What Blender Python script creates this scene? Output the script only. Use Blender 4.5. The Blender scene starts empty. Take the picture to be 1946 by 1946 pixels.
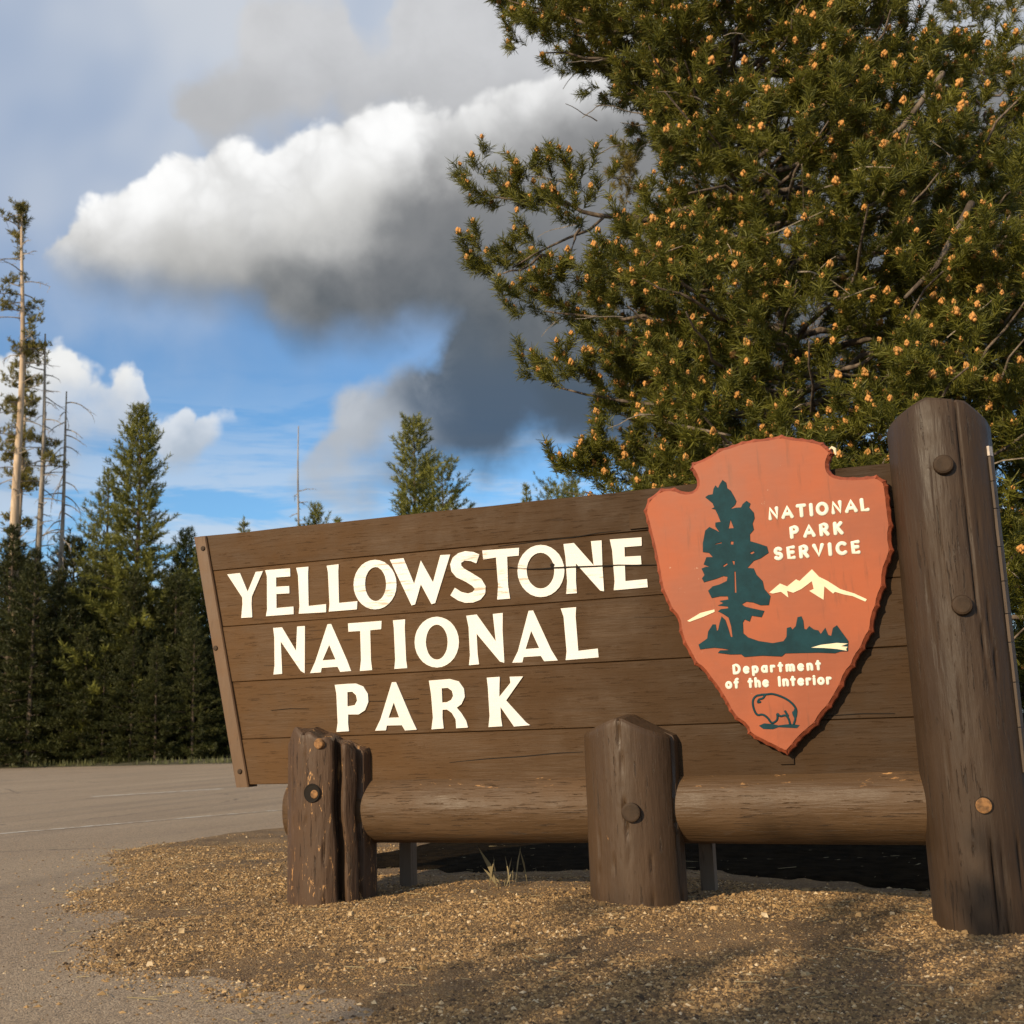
import bpy, math, random
import numpy as np
from mathutils import Vector, Matrix
from mathutils.geometry import tessellate_polygon
rng = np.random.default_rng(11)
random.seed(4)
S = bpy.context.scene
COL = S.collection

# ------------------------------------------------------------------ camera
cam = bpy.data.objects.new('camera', bpy.data.cameras.new('camera'))
COL.objects.link(cam)
cam.data.sensor_width = 36.0
cam.data.lens = 40.545
cam.data.dof.use_dof = True
cam.data.dof.focus_distance = 5.75
cam.data.dof.aperture_fstop = 5.0
cam.data.clip_start = 0.1
cam.data.clip_end = 3000
cam.matrix_world = Matrix((
    (0.93273269, 0.09668087, 0.34736514, 0.0),
    (0.35915319, -0.16383782, -0.91878515, 0.0),
    (-0.0319174, 0.98173824, -0.18754013, 0.85),
    (0, 0, 0, 1)))
S.camera = cam
S.render.resolution_x = S.render.resolution_y = 1024
S.view_settings.view_transform = 'Standard'
S.view_settings.look = 'None'
S.view_settings.gamma = 1.0
S.view_settings.exposure = 0.0
S.view_settings.use_curve_mapping = False

# ------------------------------------------------------------------ sun
SUN_EL = math.radians(23)
SUN_AZ = math.radians(21)          # light comes from behind and left of the camera
sun = bpy.data.objects.new('sun', bpy.data.lights.new('sun', 'SUN'))
COL.objects.link(sun)
sun.data.energy = 5.0
sun.data.angle = math.radians(0.5)
sun.data.color = (1.0, 0.81, 0.55)
light_dir = Vector((math.sin(SUN_AZ)*math.cos(SUN_EL), math.cos(SUN_AZ)*math.cos(SUN_EL), -math.sin(SUN_EL)))
sun.rotation_euler = light_dir.to_track_quat('-Z', 'Y').to_euler()

# ------------------------------------------------------------------ sky
world = bpy.data.worlds.new('World')
S.world = world
world.use_nodes = True
WT = world.node_tree
WT.nodes.clear()

class G:
    """small node-expression builder"""
    def __init__(s, t): s.t = t
    def set(s, sock, v):
        if isinstance(v, bpy.types.NodeSocket): s.t.links.new(v, sock)
        elif v is not None: sock.default_value = v
    def node(s, kind, **k):
        n = s.t.nodes.new(kind)
        for a, b in k.items(): setattr(n, a, b)
        return n
    def m(s, op, a, b=None, c=None, clamp=False):
        n = s.node('ShaderNodeMath', operation=op, use_clamp=clamp)
        s.set(n.inputs[0], a); s.set(n.inputs[1], b); s.set(n.inputs[2], c)
        return n.outputs[0]
    def ss(s, x, lo, hi, a=0.0, b=1.0, mode='SMOOTHSTEP'):
        n = s.node('ShaderNodeMapRange', interpolation_type=mode)
        for i, v in enumerate((x, lo, hi, a, b)): s.set(n.inputs[i], v)
        return n.outputs[0]
    def mix(s, f, a, b, mode='MIX'):
        n = s.node('ShaderNodeMix', data_type='RGBA', blend_type=mode)
        s.set(n.inputs[0], f)
        for i, v in ((6, a), (7, b)):
            s.set(n.inputs[i], (*v, 1.0) if isinstance(v, tuple) and len(v) == 3 else v)
        return n.outputs[2]
    def noise(s, vec, scale, detail=4.0, rough=0.55, dist=0.0, out=0):
        n = s.node('ShaderNodeTexNoise')
        s.set(n.inputs['Vector'], vec)
        n.inputs['Scale'].default_value = scale
        n.inputs['Detail'].default_value = detail
        n.inputs['Roughness'].default_value = rough
        n.inputs['Distortion'].default_value = dist
        return n.outputs[out]
    def mapping(s, vec, scale=(1, 1, 1), loc=(0, 0, 0), rot=(0, 0, 0)):
        n = s.node('ShaderNodeMapping')
        s.set(n.inputs[0], vec)
        n.inputs[1].default_value = loc; n.inputs[2].default_value = rot; n.inputs[3].default_value = scale
        return n.outputs[0]
    def curve(s, u, pts, lo, hi, vlo, vhi):
        uu = s.ss(u, lo, hi, 0.0, 1.0, 'LINEAR')
        n = s.node('ShaderNodeFloatCurve')
        s.set(n.inputs[1], uu)
        c = n.mapping.curves[0]
        P = [((x-lo)/(hi-lo), (y-vlo)/(vhi-vlo)) for x, y in pts]
        c.points[0].location = P[0]; c.points[1].location = P[-1]
        for p in P[1:-1]: c.points.new(*p)
        for p in c.points: p.handle_type = 'AUTO_CLAMPED'
        n.mapping.update()
        return s.ss(n.outputs[0], 0.0, 1.0, vlo, vhi, 'LINEAR')

g = G(WT)
tc = g.node('ShaderNodeTexCoord')
d = tc.outputs['Generated']
sep = g.node('ShaderNodeSeparateXYZ'); g.set(sep.inputs[0], d)
az0 = g.m('MULTIPLY', g.m('ARCTAN2', sep.outputs[0], sep.outputs[1]), 57.2958)
el0 = g.m('MULTIPLY', g.m('ARCSINE', sep.outputs[2]), 57.2958)
# two octaves of billow that push the cloud edges about
n1 = g.node('ShaderNodeSeparateColor'); g.set(n1.inputs[0], g.noise(d, 11.0, 2.0, 0.5, 0.0, 1))
n2 = g.node('ShaderNodeSeparateColor'); g.set(n2.inputs[0], g.noise(d, 26.0, 4.0, 0.50, 0.0, 1))
def warp(base, i, a, b):
    x = g.m('MULTIPLY_ADD', g.m('SUBTRACT', n1.outputs[i], 0.5), a, base)
    return g.m('MULTIPLY_ADD', g.m('SUBTRACT', n2.outputs[i], 0.5), b, x)
az = warp(az0, 0, 2.2, 2.6)
el = warp(el0, 1, 2.2, 2.6)
elb = warp(el0, 1, 2.4, 1.2)
azs = warp(az0, 2, 6.0, 3.0)
els = warp(el0, 0, 6.0, 3.0)
AZ = (-60.0, 20.0); EL = (0.0, 45.0)
cv = lambda pts, u=None: g.curve(az if u is None else u, pts, *AZ, *EL)
fine = g.noise(d, 22.0, 8.0, 0.6, 0.3)
broad = g.noise(g.mapping(d, (1, 1, 2.2)), 5.0, 5.0, 0.55, 0.5)
streak = g.noise(g.mapping(d, (1, 1, 7.0), rot=(0.0, 0.08, 0.0)), 6.0, 6.0, 0.6, 0.3)

sky = g.node('ShaderNodeTexSky', sky_type='NISHITA', sun_disc=False)
sky.sun_elevation = SUN_EL
sky.sun_rotation = math.atan2(-math.sin(SUN_AZ), -math.cos(SUN_AZ))
sky.altitude = 300
sky.air_density = 1.0; sky.dust_density = 0.7; sky.ozone_density = 1.8
vs = g.node('ShaderNodeVectorMath', operation='SCALE')
g.set(vs.inputs[0], sky.outputs[0]); vs.inputs[3].default_value = 0.14
colr = g.mix(1.0, vs.outputs[0], (0.66, 0.96, 1.16), 'MULTIPLY')

vb = g.node('ShaderNodeTexVoronoi', feature='F1', normalize=True)
g.set(vb.inputs['Vector'], g.mix(0.05, d, g.noise(d, 14.0, 3.0, 0.5, 0.0, 1)))
vb.inputs['Scale'].default_value = 17.0; vb.inputs['Detail'].default_value = 2.6; vb.inputs['Roughness'].default_value = 0.5; vb.inputs['Lacunarity'].default_value = 2.3
puff = g.m('MULTIPLY', g.m('SUBTRACT', 0.245, vb.outputs['Distance']), 4.2)
elp = g.m('SUBTRACT', g.m('MULTIPLY_ADD', g.m('SUBTRACT', n2.outputs[1], 0.5), 0.9, g.m('MULTIPLY_ADD', g.m('SUBTRACT', n1.outputs[1], 0.5), 2.6, el0)), g.m('MULTIPLY', puff, g.ss(broad, 0.3, 0.65, 0.5, 1.15)))
def layer(col, alpha, c): return g.mix(alpha, col, c)
# thin high veil, thicker overhead, and streaks of haze low down
soft = g.noise(d, 4.0, 3.0, 0.5, 0.2)
veil = g.m('MULTIPLY', g.ss(els, 15.0, 26.0), g.ss(soft, 0.15, 0.55, 0.45, 1.0))
colr = layer(colr, g.m('MULTIPLY', veil, 0.88), g.mix(g.ss(soft, 0.38, 0.66), (0.42, 0.50, 0.64), (0.66, 0.69, 0.735)))
low = g.m('MULTIPLY', g.ss(el0, 19.0, 9.0), g.ss(streak, 0.40, 0.58))
colr = layer(colr, g.m('MULTIPLY', low, 0.75), (0.62, 0.70, 0.80))
colr = layer(colr, g.ss(el0, 9.0, 0.0, 0.0, 0.6), (0.60, 0.68, 0.78))

def cloud(col, top, bot, st, sb, light, dark, shade, amount=1.0, puffy=False):
    t, b = cv(top), cv(bot, azs)
    al = g.m('MULTIPLY', g.ss(g.m('SUBTRACT', t, elp if puffy else el), -0.1, st), g.ss(g.m('SUBTRACT', els, b), -sb*0.4, sb))
    al = g.m('MULTIPLY', al, amount)
    al = g.m('MULTIPLY', al, g.ss(az0, 34.0, 14.0))
    return layer(col, al, g.mix(shade, dark, light))
D_top=[(-48.5,16.9),(-46.8,17.7),(-45.5,18.3),(-44.7,18.5),(-43.8,18.3),(-43.2,18.0),(-42.6,18.0),(-42.1,17.5),(-41.3,17.3),(-40.7,17.2),(-40.3,17.6),(-39.9,17.8),(-39.3,17.3),(-38.6,16.2),(-37.6,14.6)]
D_bot=[(-48.5,17.0),(-46.4,11.3),(-45.1,11.6),(-42.9,12.1),(-40.9,13.6),(-39.7,14.6),(-38.6,15.0),(-37.6,15.2)]
E_top=[(-38.4,13.9),(-37.6,15.3),(-37.1,15.8),(-36.7,15.7),(-36.3,14.9),(-36.0,15.2),(-35.5,15.7),(-34.9,15.8),(-34.3,15.0)]
E_bot=[(-38.4,14.0),(-37.5,13.3),(-37.0,13.1),(-36.2,13.7),(-35.4,14.5),(-34.9,15.1),(-34.3,15.2)]
F_top=[(-32.0,12.6),(-30.9,14.6),(-29.8,16.3),(-28.3,17.7),(-27.3,18.2),(-25.6,18.8),(-24.2,19.8),(-22.8,21.4),(-21.3,23.2),(-19.7,24.0),(-11.5,23.4)]
F_bot=[(-32.0,12.6),(-30.0,11.7),(-28.4,12.0),(-26.9,12.4),(-25.3,12.1),(-23.4,11.7),(-22.6,11.5),(-21.2,12.2),(-19.9,12.7),(-18.5,13.2),(-17.2,13.5),(-11.9,13.5)]
A_top=[(-44.3,22.4),(-43.6,23.6),(-42.4,24.9),(-40.4,25.7),(-39.7,25.9),(-38.8,26.2),(-38.3,27.0),(-37.6,27.7),(-36.4,27.8),(-35.9,28.3),(-34.5,28.6),(-33.6,28.3),(-32.7,28.8),(-31.7,29.3),(-31.0,29.8),(-29.2,30.1),(-27.8,30.5),(-25.6,30.5),(-23.4,30.6),(-21.1,31.0),(-19.2,31.2),(-13.4,31.7),(-5.1,32.0),(6.2,30.7)]
A_bot=[(-44.3,23.2),(-43.6,21.9),(-42.6,21.0),(-39.7,20.4),(-38.1,20.3),(-35.5,20.5),(-34.4,20.2),(-33.3,19.6),(-32.7,19.0),(-31.4,18.6),(-29.3,18.9),(-27.2,18.6),(-24.8,19.6),(-23.6,19.2),(-22.0,18.8),(-20.4,17.6),(-19.0,15.5),(-17.2,13.1),(-12.0,12.3),(4.3,15.6)]
A_dark=[(-44.4,21.6),(-39.6,22.6),(-34.5,23.3),(-30.5,24.2),(-27.1,25.6),(-25.0,26.6),(-23.6,28.3),(-22.1,29.0),(-20.7,29.3),(-18.1,29.8),(-13.5,30.6),(-5.2,31.0),(6.1,30.2)]
B_top=[(-37.2,31.0),(-36.4,31.7),(-35.0,33.0),(-33.9,34.4),(-32.8,35.7),(-29.4,35.9),(-28.8,34.6),(-27.7,34.0),(-26.6,34.4),(-25.9,36.1),(-15.9,37.7),(7.0,38.0)]
B_bot=[(-37.2,31.1),(-36.7,29.0),(-36.1,27.6),(-35.4,27.2),(-32.7,27.4),(-31.1,27.9),(-27.7,28.4),(-23.5,28.8),(-19.2,29.3),(6.1,30.0)]
# broken cloud over the part of the sky the photograph leaves out
gen = g.m('MULTIPLY', g.ss(broad, 0.50, 0.62), g.ss(el0, 2.0, 14.0))
gen = g.m('MULTIPLY', gen, g.ss(g.m('ABSOLUTE', g.m('ADD', az0, 20.0)), 27.0, 40.0))
colr = layer(colr, gen, g.mix(g.ss(fine, 0.3, 0.7), (0.22, 0.24, 0.27), (0.60, 0.60, 0.60)))
colr = cloud(colr, D_top, D_bot, 0.45, 3.5, (0.92, 0.92, 0.90), (0.50, 0.52, 0.55), g.m('MULTIPLY', g.ss(el, 13.5, 17.2), g.ss(puff, -0.9, 0.5, 0.7, 1.0)), 0.97, True)
colr = cloud(colr, E_top, E_bot, 0.5, 1.2, (0.82, 0.84, 0.86), (0.45, 0.50, 0.56), g.ss(el, 13.6, 15.4), 0.8)
shF = g.m('MULTIPLY', g.ss(azs, -23.5, -29.5), 0.9)
shF = g.m('ADD', shF, g.m('MULTIPLY', g.ss(fine, 0.4, 0.7), g.m('MULTIPLY', g.ss(els, 14.0, 17.5, 0.0, 0.30), g.ss(az0, -22.5, -25.5))), clamp=True)
colr = cloud(colr, F_top, F_bot, 1.5, 2.6, (0.50, 0.53, 0.57), g.mix(g.ss(el0, 15.0, 20.0), (0.074, 0.105, 0.150), (0.100, 0.122, 0.145)), shF, 0.95)
shB = g.m('MULTIPLY', g.ss(el, 29.0, 33.5, 0.45, 1.0), g.ss(fine, 0.2, 0.7, 0.75, 1.0))
colr = cloud(colr, B_top, B_bot, 1.5, 1.8, (0.63, 0.635, 0.65), (0.37, 0.375, 0.385), shB, 0.95)
dk = g.m('SUBTRACT', els, cv(A_dark, azs))
lit = g.mix(g.m('MULTIPLY', g.ss(puff, -0.9, 0.35), g.ss(fine, 0.15, 0.5, 0.6, 1.0)), (0.74, 0.74, 0.735), (1.0, 1.0, 0.995))
lit = g.mix(g.ss(g.m('SUBTRACT', cv(A_top), el), 1.0, 5.5), lit, (0.70, 0.695, 0.675))
mid = g.mix(g.ss(azs, -36.0, -29.0), (0.46, 0.455, 0.44), g.mix(g.ss(els, 19.5, 28.0), (0.105, 0.122, 0.140), (0.235, 0.238, 0.245)))
mid = g.mix(g.ss(g.m('SUBTRACT', elb, cv(A_bot, az)), 3.6, -0.5), mid, (0.095, 0.120, 0.150))
mid = g.mix(g.ss(fine, 0.25, 0.75, 0.0, 0.22), mid, (0.34, 0.345, 0.35))
mid = g.mix(g.ss(els, 19.5, 16.5), mid, (0.078, 0.110, 0.152))
tA, bA = cv(A_top), cv(A_bot, az)
alA = g.m('MULTIPLY', g.ss(g.m('SUBTRACT', tA, elp), -0.15, 0.40), g.ss(g.m('SUBTRACT', elb, bA), -0.8, 2.4))
alA = g.m('MULTIPLY', alA, g.ss(az0, 34.0, 14.0))
colr = layer(colr, alA, g.mix(g.ss(dk, -2.6, 3.0), mid, lit))
# below the horizon: dull earth
colr = layer(colr, g.ss(el0, 0.0, -2.0), (0.10, 0.085, 0.06))
bg = g.node('ShaderNodeBackground'); g.set(bg.inputs[0], colr); bg.inputs[1].default_value = 1.0
wo = g.node('ShaderNodeOutputWorld'); g.set(wo.inputs[0], bg.outputs[0])

# ------------------------------------------------------------------ helpers
def mesh_np(name, v, faces_flat, starts, mat, smooth=False, tint=None):
    me = bpy.data.meshes.new(name)
    v = np.asarray(v, np.float32)
    me.vertices.add(len(v)); me.vertices.foreach_set('co', v.ravel())
    me.loops.add(len(faces_flat)); me.loops.foreach_set('vertex_index', np.asarray(faces_flat, np.int32))
    me.polygons.add(len(starts)); me.polygons.foreach_set('loop_start', np.asarray(starts, np.int32))
    if tint is not None:
        a = me.attributes.new('tint', 'FLOAT', 'POINT'); a.data.foreach_set('value', np.asarray(tint, np.float32))
    me.polygons.foreach_set('use_smooth', np.full(len(starts), smooth, bool))
    me.update(calc_edges=True)
    if mat: me.materials.append(mat)
    return me
def mesh_tri(name, v, tris, mat, smooth=False, tint=None):
    t = np.asarray(tris, np.int32)
    return mesh_np(name, v, t.ravel(), np.arange(0, t.size, t.shape[1]), mat, smooth, tint)
def mesh_py(name, v, f, mat, smooth=False):
    me = bpy.data.meshes.new(name); me.from_pydata([tuple(p) for p in v], [], f)
    if smooth: me.polygons.foreach_set('use_smooth', [True]*len(me.polygons))
    me.update(); me.materials.append(mat); return me
def obj(name, me, parent=None, loc=None, label=None, cat=None, group=None, kind=None):
    o = bpy.data.objects.new(name, me); COL.objects.link(o)
    if parent: o.parent = parent
    if loc is not None: o.location = loc
    for k, x in (('label', label), ('category', cat), ('group', group), ('kind', kind)):
        if x: o[k] = x
    return o
def thing(name, loc, label, cat, group=None): return obj(name, None, None, loc, label, cat, group)
class MB:
    def __init__(s): s.v = []; s.f = []
    def add(s, v, f):
        n = len(s.v); s.v += [tuple(p) for p in v]; s.f += [tuple(i+n for i in q) for q in f]
    def box(s, x0, x1, y0, y1, z0, z1):
        s.add([(x0,y0,z0),(x1,y0,z0),(x1,y1,z0),(x0,y1,z0),(x0,y0,z1),(x1,y0,z1),(x1,y1,z1),(x0,y1,z1)],
              [(0,3,2,1),(4,5,6,7),(0,1,5,4),(1,2,6,5),(2,3,7,6),(3,0,4,7)])
    def tube(s, pts, rad, n=6, squash=None):
        V, F = tube(pts, rad, n, squash); s.add(V, F)
    def mesh(s, name, mat, smooth=False): return mesh_py(name, s.v, s.f, mat, smooth)
def tube(pts, rad, n=6, squash=None):
    """tapered tube with rounded ends; squash=(axis, factor, origin) flattens it"""
    P = np.array(pts, float); R = np.full(len(P), rad, float) if np.isscalar(rad) else np.array(rad, float)
    T = np.gradient(P, axis=0); T /= np.linalg.norm(T, axis=1)[:, None] + 1e-9
    P = np.vstack([P[0]-T[0]*R[0]*0.85, P[0]-T[0]*R[0]*0.5, P, P[-1]+T[-1]*R[-1]*0.5, P[-1]+T[-1]*R[-1]*0.85])
    R = np.concatenate([[R[0]*0.35, R[0]*0.86], R, [R[-1]*0.86, R[-1]*0.35]])
    T = np.vstack([T[0], T[0], T, T[-1], T[-1]])
    ref = np.array([0, 1.0, 0]) if squash else np.array([0.3, 0.2, 0.93])
    V = []
    for p, r, t in zip(P, R, T):
        a = np.cross(t, ref); a /= np.linalg.norm(a)+1e-9
        b = np.cross(t, a)
        for k in range(n):
            q = 2*math.pi*k/n
            V.append(p + r*(a*math.cos(q)+b*math.sin(q)))
    V = np.array(V)
    if squash: V[:, 1] = squash[1] + (V[:, 1]-squash[1])*squash[0]
    F = []
    m = len(P)
    for i in range(m-1):
        for k in range(n):
            F.append((i*n+k, i*n+(k+1) % n, (i+1)*n+(k+1) % n, (i+1)*n+k))
    F.append(tuple(range(n-1, -1, -1))); F.append(tuple((m-1)*n+k for k in range(n)))
    return V, F
def slab(loops, yf, yb):
    """outline(s) in the x-z plane (first outer, rest holes) given thickness from y=yf (front) to y=yb"""
    L = [[Vector((p[0], p[1], 0)) for p in lp] for lp in loops]
    flat = [p for lp in L for p in lp]
    tri = tessellate_polygon(L)
    n = len(flat)
    v = [(p.x, yf, p.y) for p in flat]+[(p.x, yb, p.y) for p in flat]
    f = []
    for t in tri:
        a, b, c = (flat[i] for i in t)
        cr = (b-a).cross(c-a).z
        f.append(tuple(t) if cr > 0 else tuple(reversed(t)))
        f.append(tuple(i+n for i in (reversed(t) if cr > 0 else t)))
    o = 0
    for lp in L:
        k = len(lp)
        for i in range(k):
            j = (i+1) % k
            f.append((o+i, o+i+n, o+j+n, o+j))
        o += k
    return v, f
def inset(poly, dist):
    P = np.array(poly); n = len(P)
    area = sum(P[i][0]*P[(i+1) % n][1]-P[(i+1) % n][0]*P[i][1] for i in range(n))
    sgn = 1 if area > 0 else -1
    out = []
    for i in range(n):
        a, b, c = P[i-1], P[i], P[(i+1) % n]
        e1 = (b-a)/np.linalg.norm(b-a); e2 = (c-b)/np.linalg.norm(c-b)
        nrm = sgn*(np.array([-e1[1], e1[0]])+np.array([-e2[1], e2[0]])); nrm /= np.linalg.norm(nrm)+1e-9
        out.append(tuple(b+nrm*dist))
    return out

# ------------------------------------------------------------------ materials
def new_mat(name):
    m = bpy.data.materials.new(name); m.use_nodes = True
    t = m.node_tree; t.nodes.clear(); g = G(t)
    out = g.node('ShaderNodeOutputMaterial'); bs = g.node('ShaderNodeBsdfPrincipled')
    t.links.new(bs.outputs[0], out.inputs[0])
    return m, g, bs, out
def bump(g, bs, h, strength, dist):
    b = g.node('ShaderNodeBump'); g.set(b.inputs['Height'], h)
    b.inputs['Strength'].default_value = strength; b.inputs['Distance'].default_value = dist
    g.t.links.new(b.outputs[0], bs.inputs['Normal'])
def coords(g): return g.node('ShaderNodeTexCoord').outputs['Object']
def painted_wood(name, col, axis='X', chips=0.0, dull=0.55, grain=1.0, scuff=0.25, fade=None, spec=0.4, chipz=None):
    m, g, bs, out = new_mat(name)
    c = coords(g)
    info = g.node('ShaderNodeObjectInfo')
    off = g.node('ShaderNodeVectorMath', operation='ADD'); g.set(off.inputs[0], c)
    g.set(off.inputs[1], g.m('MULTIPLY', info.outputs['Random'], 7.0)); c = off.outputs[0]
    s = {'X': (0.5, 9, 9), 'Z': (5, 5, 0.38)}[axis]
    gv = g.mapping(c, s)
    n = g.noise(gv, 4.0, 8.0, 0.62, 0.8)
    n2 = g.noise(gv, 13.0, 5.0, 0.6, 0.3)
    blot = g.noise(c, 3.2, 5.0, 0.6)
    cc = g.mix(g.ss(n, 0.3, 0.7), tuple(x*0.90 for x in col), tuple(x*1.07 for x in col))
    cc = g.mix(g.ss(blot, 0.35, 0.7, 0.0, 0.55), cc, tuple(min(1, x*1.25) for x in (col[0], col[1]*0.96, col[2]*0.9)))
    if fade:        # paint bleached towards one end of the board
        sx = g.node('ShaderNodeSeparateXYZ'); g.set(sx.inputs[0], coords(g))
        fx = g.m('MULTIPLY_ADD', g.m('SUBTRACT', blot, 0.5), 1.6, sx.outputs[0])
        cc = g.mix(g.ss(fx, fade[0], fade[1]), cc, g.mix(1.0, cc, fade[2], 'MULTIPLY'))
    # fine open checks in the grain, dirt in them
    chk = g.m('MULTIPLY', g.ss(n2, 0.60, 0.645), g.ss(blot, 0.40, 0.52))
    cc = g.mix(g.m('MULTIPLY', chk, 0.6), cc, tuple(x*0.35 for x in col))
    kv = g.node('ShaderNodeTexVoronoi'); g.set(kv.inputs['Vector'], g.mapping(c, {'X': (0.55, 2.2, 2.2), 'Z': (2.2, 2.2, 0.55)}[axis])); kv.inputs['Scale'].default_value = 1.7
    kc = g.node('ShaderNodeSeparateColor'); g.set(kc.inputs[0], kv.outputs['Color'])
    knot = g.m('MULTIPLY', g.ss(kv.outputs['Distance'], 0.085, 0.05), g.ss(kc.outputs[0], 0.45, 0.55))
    cc = g.mix(g.m('MULTIPLY', knot, 0.45), cc, tuple(x*0.3 for x in col))
    tone = g.ss(info.outputs['Random'], 0.0, 1.0, 0.86, 1.10, 'LINEAR')
    tv = g.node('ShaderNodeCombineColor')
    for q in range(3): g.set(tv.inputs[q], tone)
    cc = g.mix(1.0, cc, tv.outputs[0], 'MULTIPLY')
    # pale rubs along raised grain
    rub = g.m('MULTIPLY', g.ss(n2, 0.34, 0.28), g.ss(g.noise(c, 2.1, 3.0), 0.50, 0.66))
    cc = g.mix(g.m('MULTIPLY', rub, scuff), cc, (0.34, 0.22, 0.13))
    if chips:
        k = g.noise(g.mapping(c, {'X': (2.0, 6, 6), 'Z': (6, 6, 2.0)}[axis]), 5.0, 7.0, 0.7, 0.6)
        k = g.ss(k, 0.72-chips, 0.745-chips)
        if chipz:
            sz = g.node('ShaderNodeSeparateXYZ'); g.set(sz.inputs[0], coords(g)); k = g.m('MULTIPLY', k, g.ss(sz.outputs[2], *chipz))
        cc = g.mix(k, cc, g.mix(n, (0.30, 0.13, 0.04), (0.56, 0.32, 0.13)))
    g.set(bs.inputs['Base Color'], cc)
    g.set(bs.inputs['Roughness'], g.ss(blot, 0.3, 0.7, dull-0.08, dull+0.16))
    bs.inputs['Specular IOR Level'].default_value = spec
    big = g.noise(g.mapping(c, {'X': (0.6, 3, 3), 'Z': (3, 3, 0.6)}[axis]), 3.0, 4.0, 0.55)
    h = g.m('ADD', g.m('MULTIPLY', n, 0.7), g.m('MULTIPLY', g.m('SUBTRACT', n2, g.m('MULTIPLY', chk, 2.2)), 0.5 if axis == 'X' else 0.28))
    h = g.m('MULTIPLY_ADD', big, 3.0, h)
    bump(g, bs, h, 0.6*grain, 0.007)
    return m
def plain(name, col, rough=0.6, var=0.15, scale=6.0, bmp=0.15, bd=0.004, spec=0.4):
    m, g, bs, out = new_mat(name)
    c = coords(g); n = g.noise(c, scale, 6.0, 0.6)
    g.set(bs.inputs['Base Color'], g.mix(g.ss(n, 0.3, 0.7), tuple(x*(1-var) for x in col), tuple(min(1, x*(1+var)) for x in col)))
    bs.inputs['Roughness'].default_value = rough; bs.inputs['Specular IOR Level'].default_value = spec
    bump(g, bs, g.noise(c, scale*8, 4.0, 0.6), bmp, bd)
    return m
def letter_paint(name, wear):
    m, g, bs, out = new_mat(name)
    c = coords(g)
    gv = g.mapping(c, (1.0, 10, 14))
    n = g.noise(gv, 4.0, 8.0, 0.65, 0.6); b = g.noise(c, 2.6, 4.0, 0.6)
    w = g.m('MULTIPLY', g.ss(n, 0.545, 0.60), g.ss(b, 0.60-wear, 0.68-wear))
    cc = g.mix(g.ss(b, 0.3, 0.7), (0.76, 0.71, 0.63), (0.82, 0.78, 0.71))
    cc = g.mix(g.m('MULTIPLY', w, 0.75), cc, (0.42, 0.28, 0.17))
    g.set(bs.inputs['Base Color'], cc); bs.inputs['Roughness'].default_value = 0.6
    bump(g, bs, g.m('SUBTRACT', g.noise(gv, 9.0, 5.0), w), 0.25, 0.003)
    return m
def foliage(name, dark, light, trans=0.22, rough=0.55):
    m, g, bs, out = new_mat(name)
    a = g.node('ShaderNodeAttribute'); a.attribute_name = 'tint'
    geo = g.node('ShaderNodeNewGeometry')
    f = g.m('ADD', g.m('MULTIPLY', a.outputs['Fac'], 0.7), g.m('MULTIPLY', geo.outputs['Random Per Island'], 0.3))
    cc = g.mix(f, dark, light)
    g.set(bs.inputs['Base Color'], cc); bs.inputs['Roughness'].default_value = rough
    bs.inputs['Specular IOR Level'].default_value = 0.3
    tr = g.node('ShaderNodeBsdfTranslucent'); g.set(tr.inputs[0], g.mix(0.4, cc, light))
    mx = g.node('ShaderNodeMixShader'); mx.inputs[0].default_value = trans
    g.t.links.new(bs.outputs[0], mx.inputs[1]); g.t.links.new(tr.outputs[0], mx.inputs[2])
    g.t.links.new(mx.outputs[0], out.inputs[0])
    return m
def bark(name, a, b, scale=9.0):
    m, g, bs, out = new_mat(name)
    c = coords(g); n = g.noise(g.mapping(c, (1, 1, 0.25)), scale, 7.0, 0.65, 0.5)
    g.set(bs.inputs['Base Color'], g.mix(g.ss(n, 0.35, 0.65), a, b)); bs.inputs['Roughness'].default_value = 0.85
    bump(g, bs, n, 0.8, 0.02)
    return m

BROWN = (0.125, 0.062, 0.030)
M_plank = painted_wood('plank_paint', (0.088, 0.046, 0.0185), 'X', 0.0, 0.62, 0.7, 0.10, (-3.4, -0.8, (0.50, 0.51, 0.53)), 0.18)
M_strip = painted_wood('strip_paint', (0.122, 0.064, 0.027), 'Z', 0.0, 0.5, 0.35)
M_beam = painted_wood('beam_paint', (0.084, 0.048, 0.023), 'X', 0.10, 0.5, 1.1, 0.18, None, 0.3, chipz=(0.52, 0.61))
M_post = painted_wood('post_paint', (0.044, 0.026, 0.0145), 'Z', 0.0, 0.5, 1.1, 0.06, None, 0.3)
M_postm = painted_wood('short_post_paint', (0.062, 0.036, 0.019), 'Z', 0.01, 0.42, 1.0, 0.08, None, 0.35)
M_brace = painted_wood('brace_wood', (0.19, 0.14, 0.10), 'Z', 0.0, 0.7)
M_postw = painted_wood('weathered_post_paint', (0.070, 0.037, 0.018), 'Z', 0.115, 0.6, 1.8)
M_dark = plain('crack_dark', (0.012, 0.008, 0.005), 0.95)
M_raw = plain('bare_wood', (0.36, 0.20, 0.09), 0.8, 0.35, 30.0, 0.5)
M_plug = plain('bolt_paint', (0.042, 0.025, 0.014), 0.65, 0.25, 20.0, 0.3, 0.004, 0.2)
M_rust = plain('rusty_bolt', (0.22, 0.105, 0.035), 0.7, 0.5, 40.0, 0.6)
M_letter = letter_paint('letter_cream', 0.0)
M_letterw = letter_paint('letter_cream_worn', 0.16)
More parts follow.
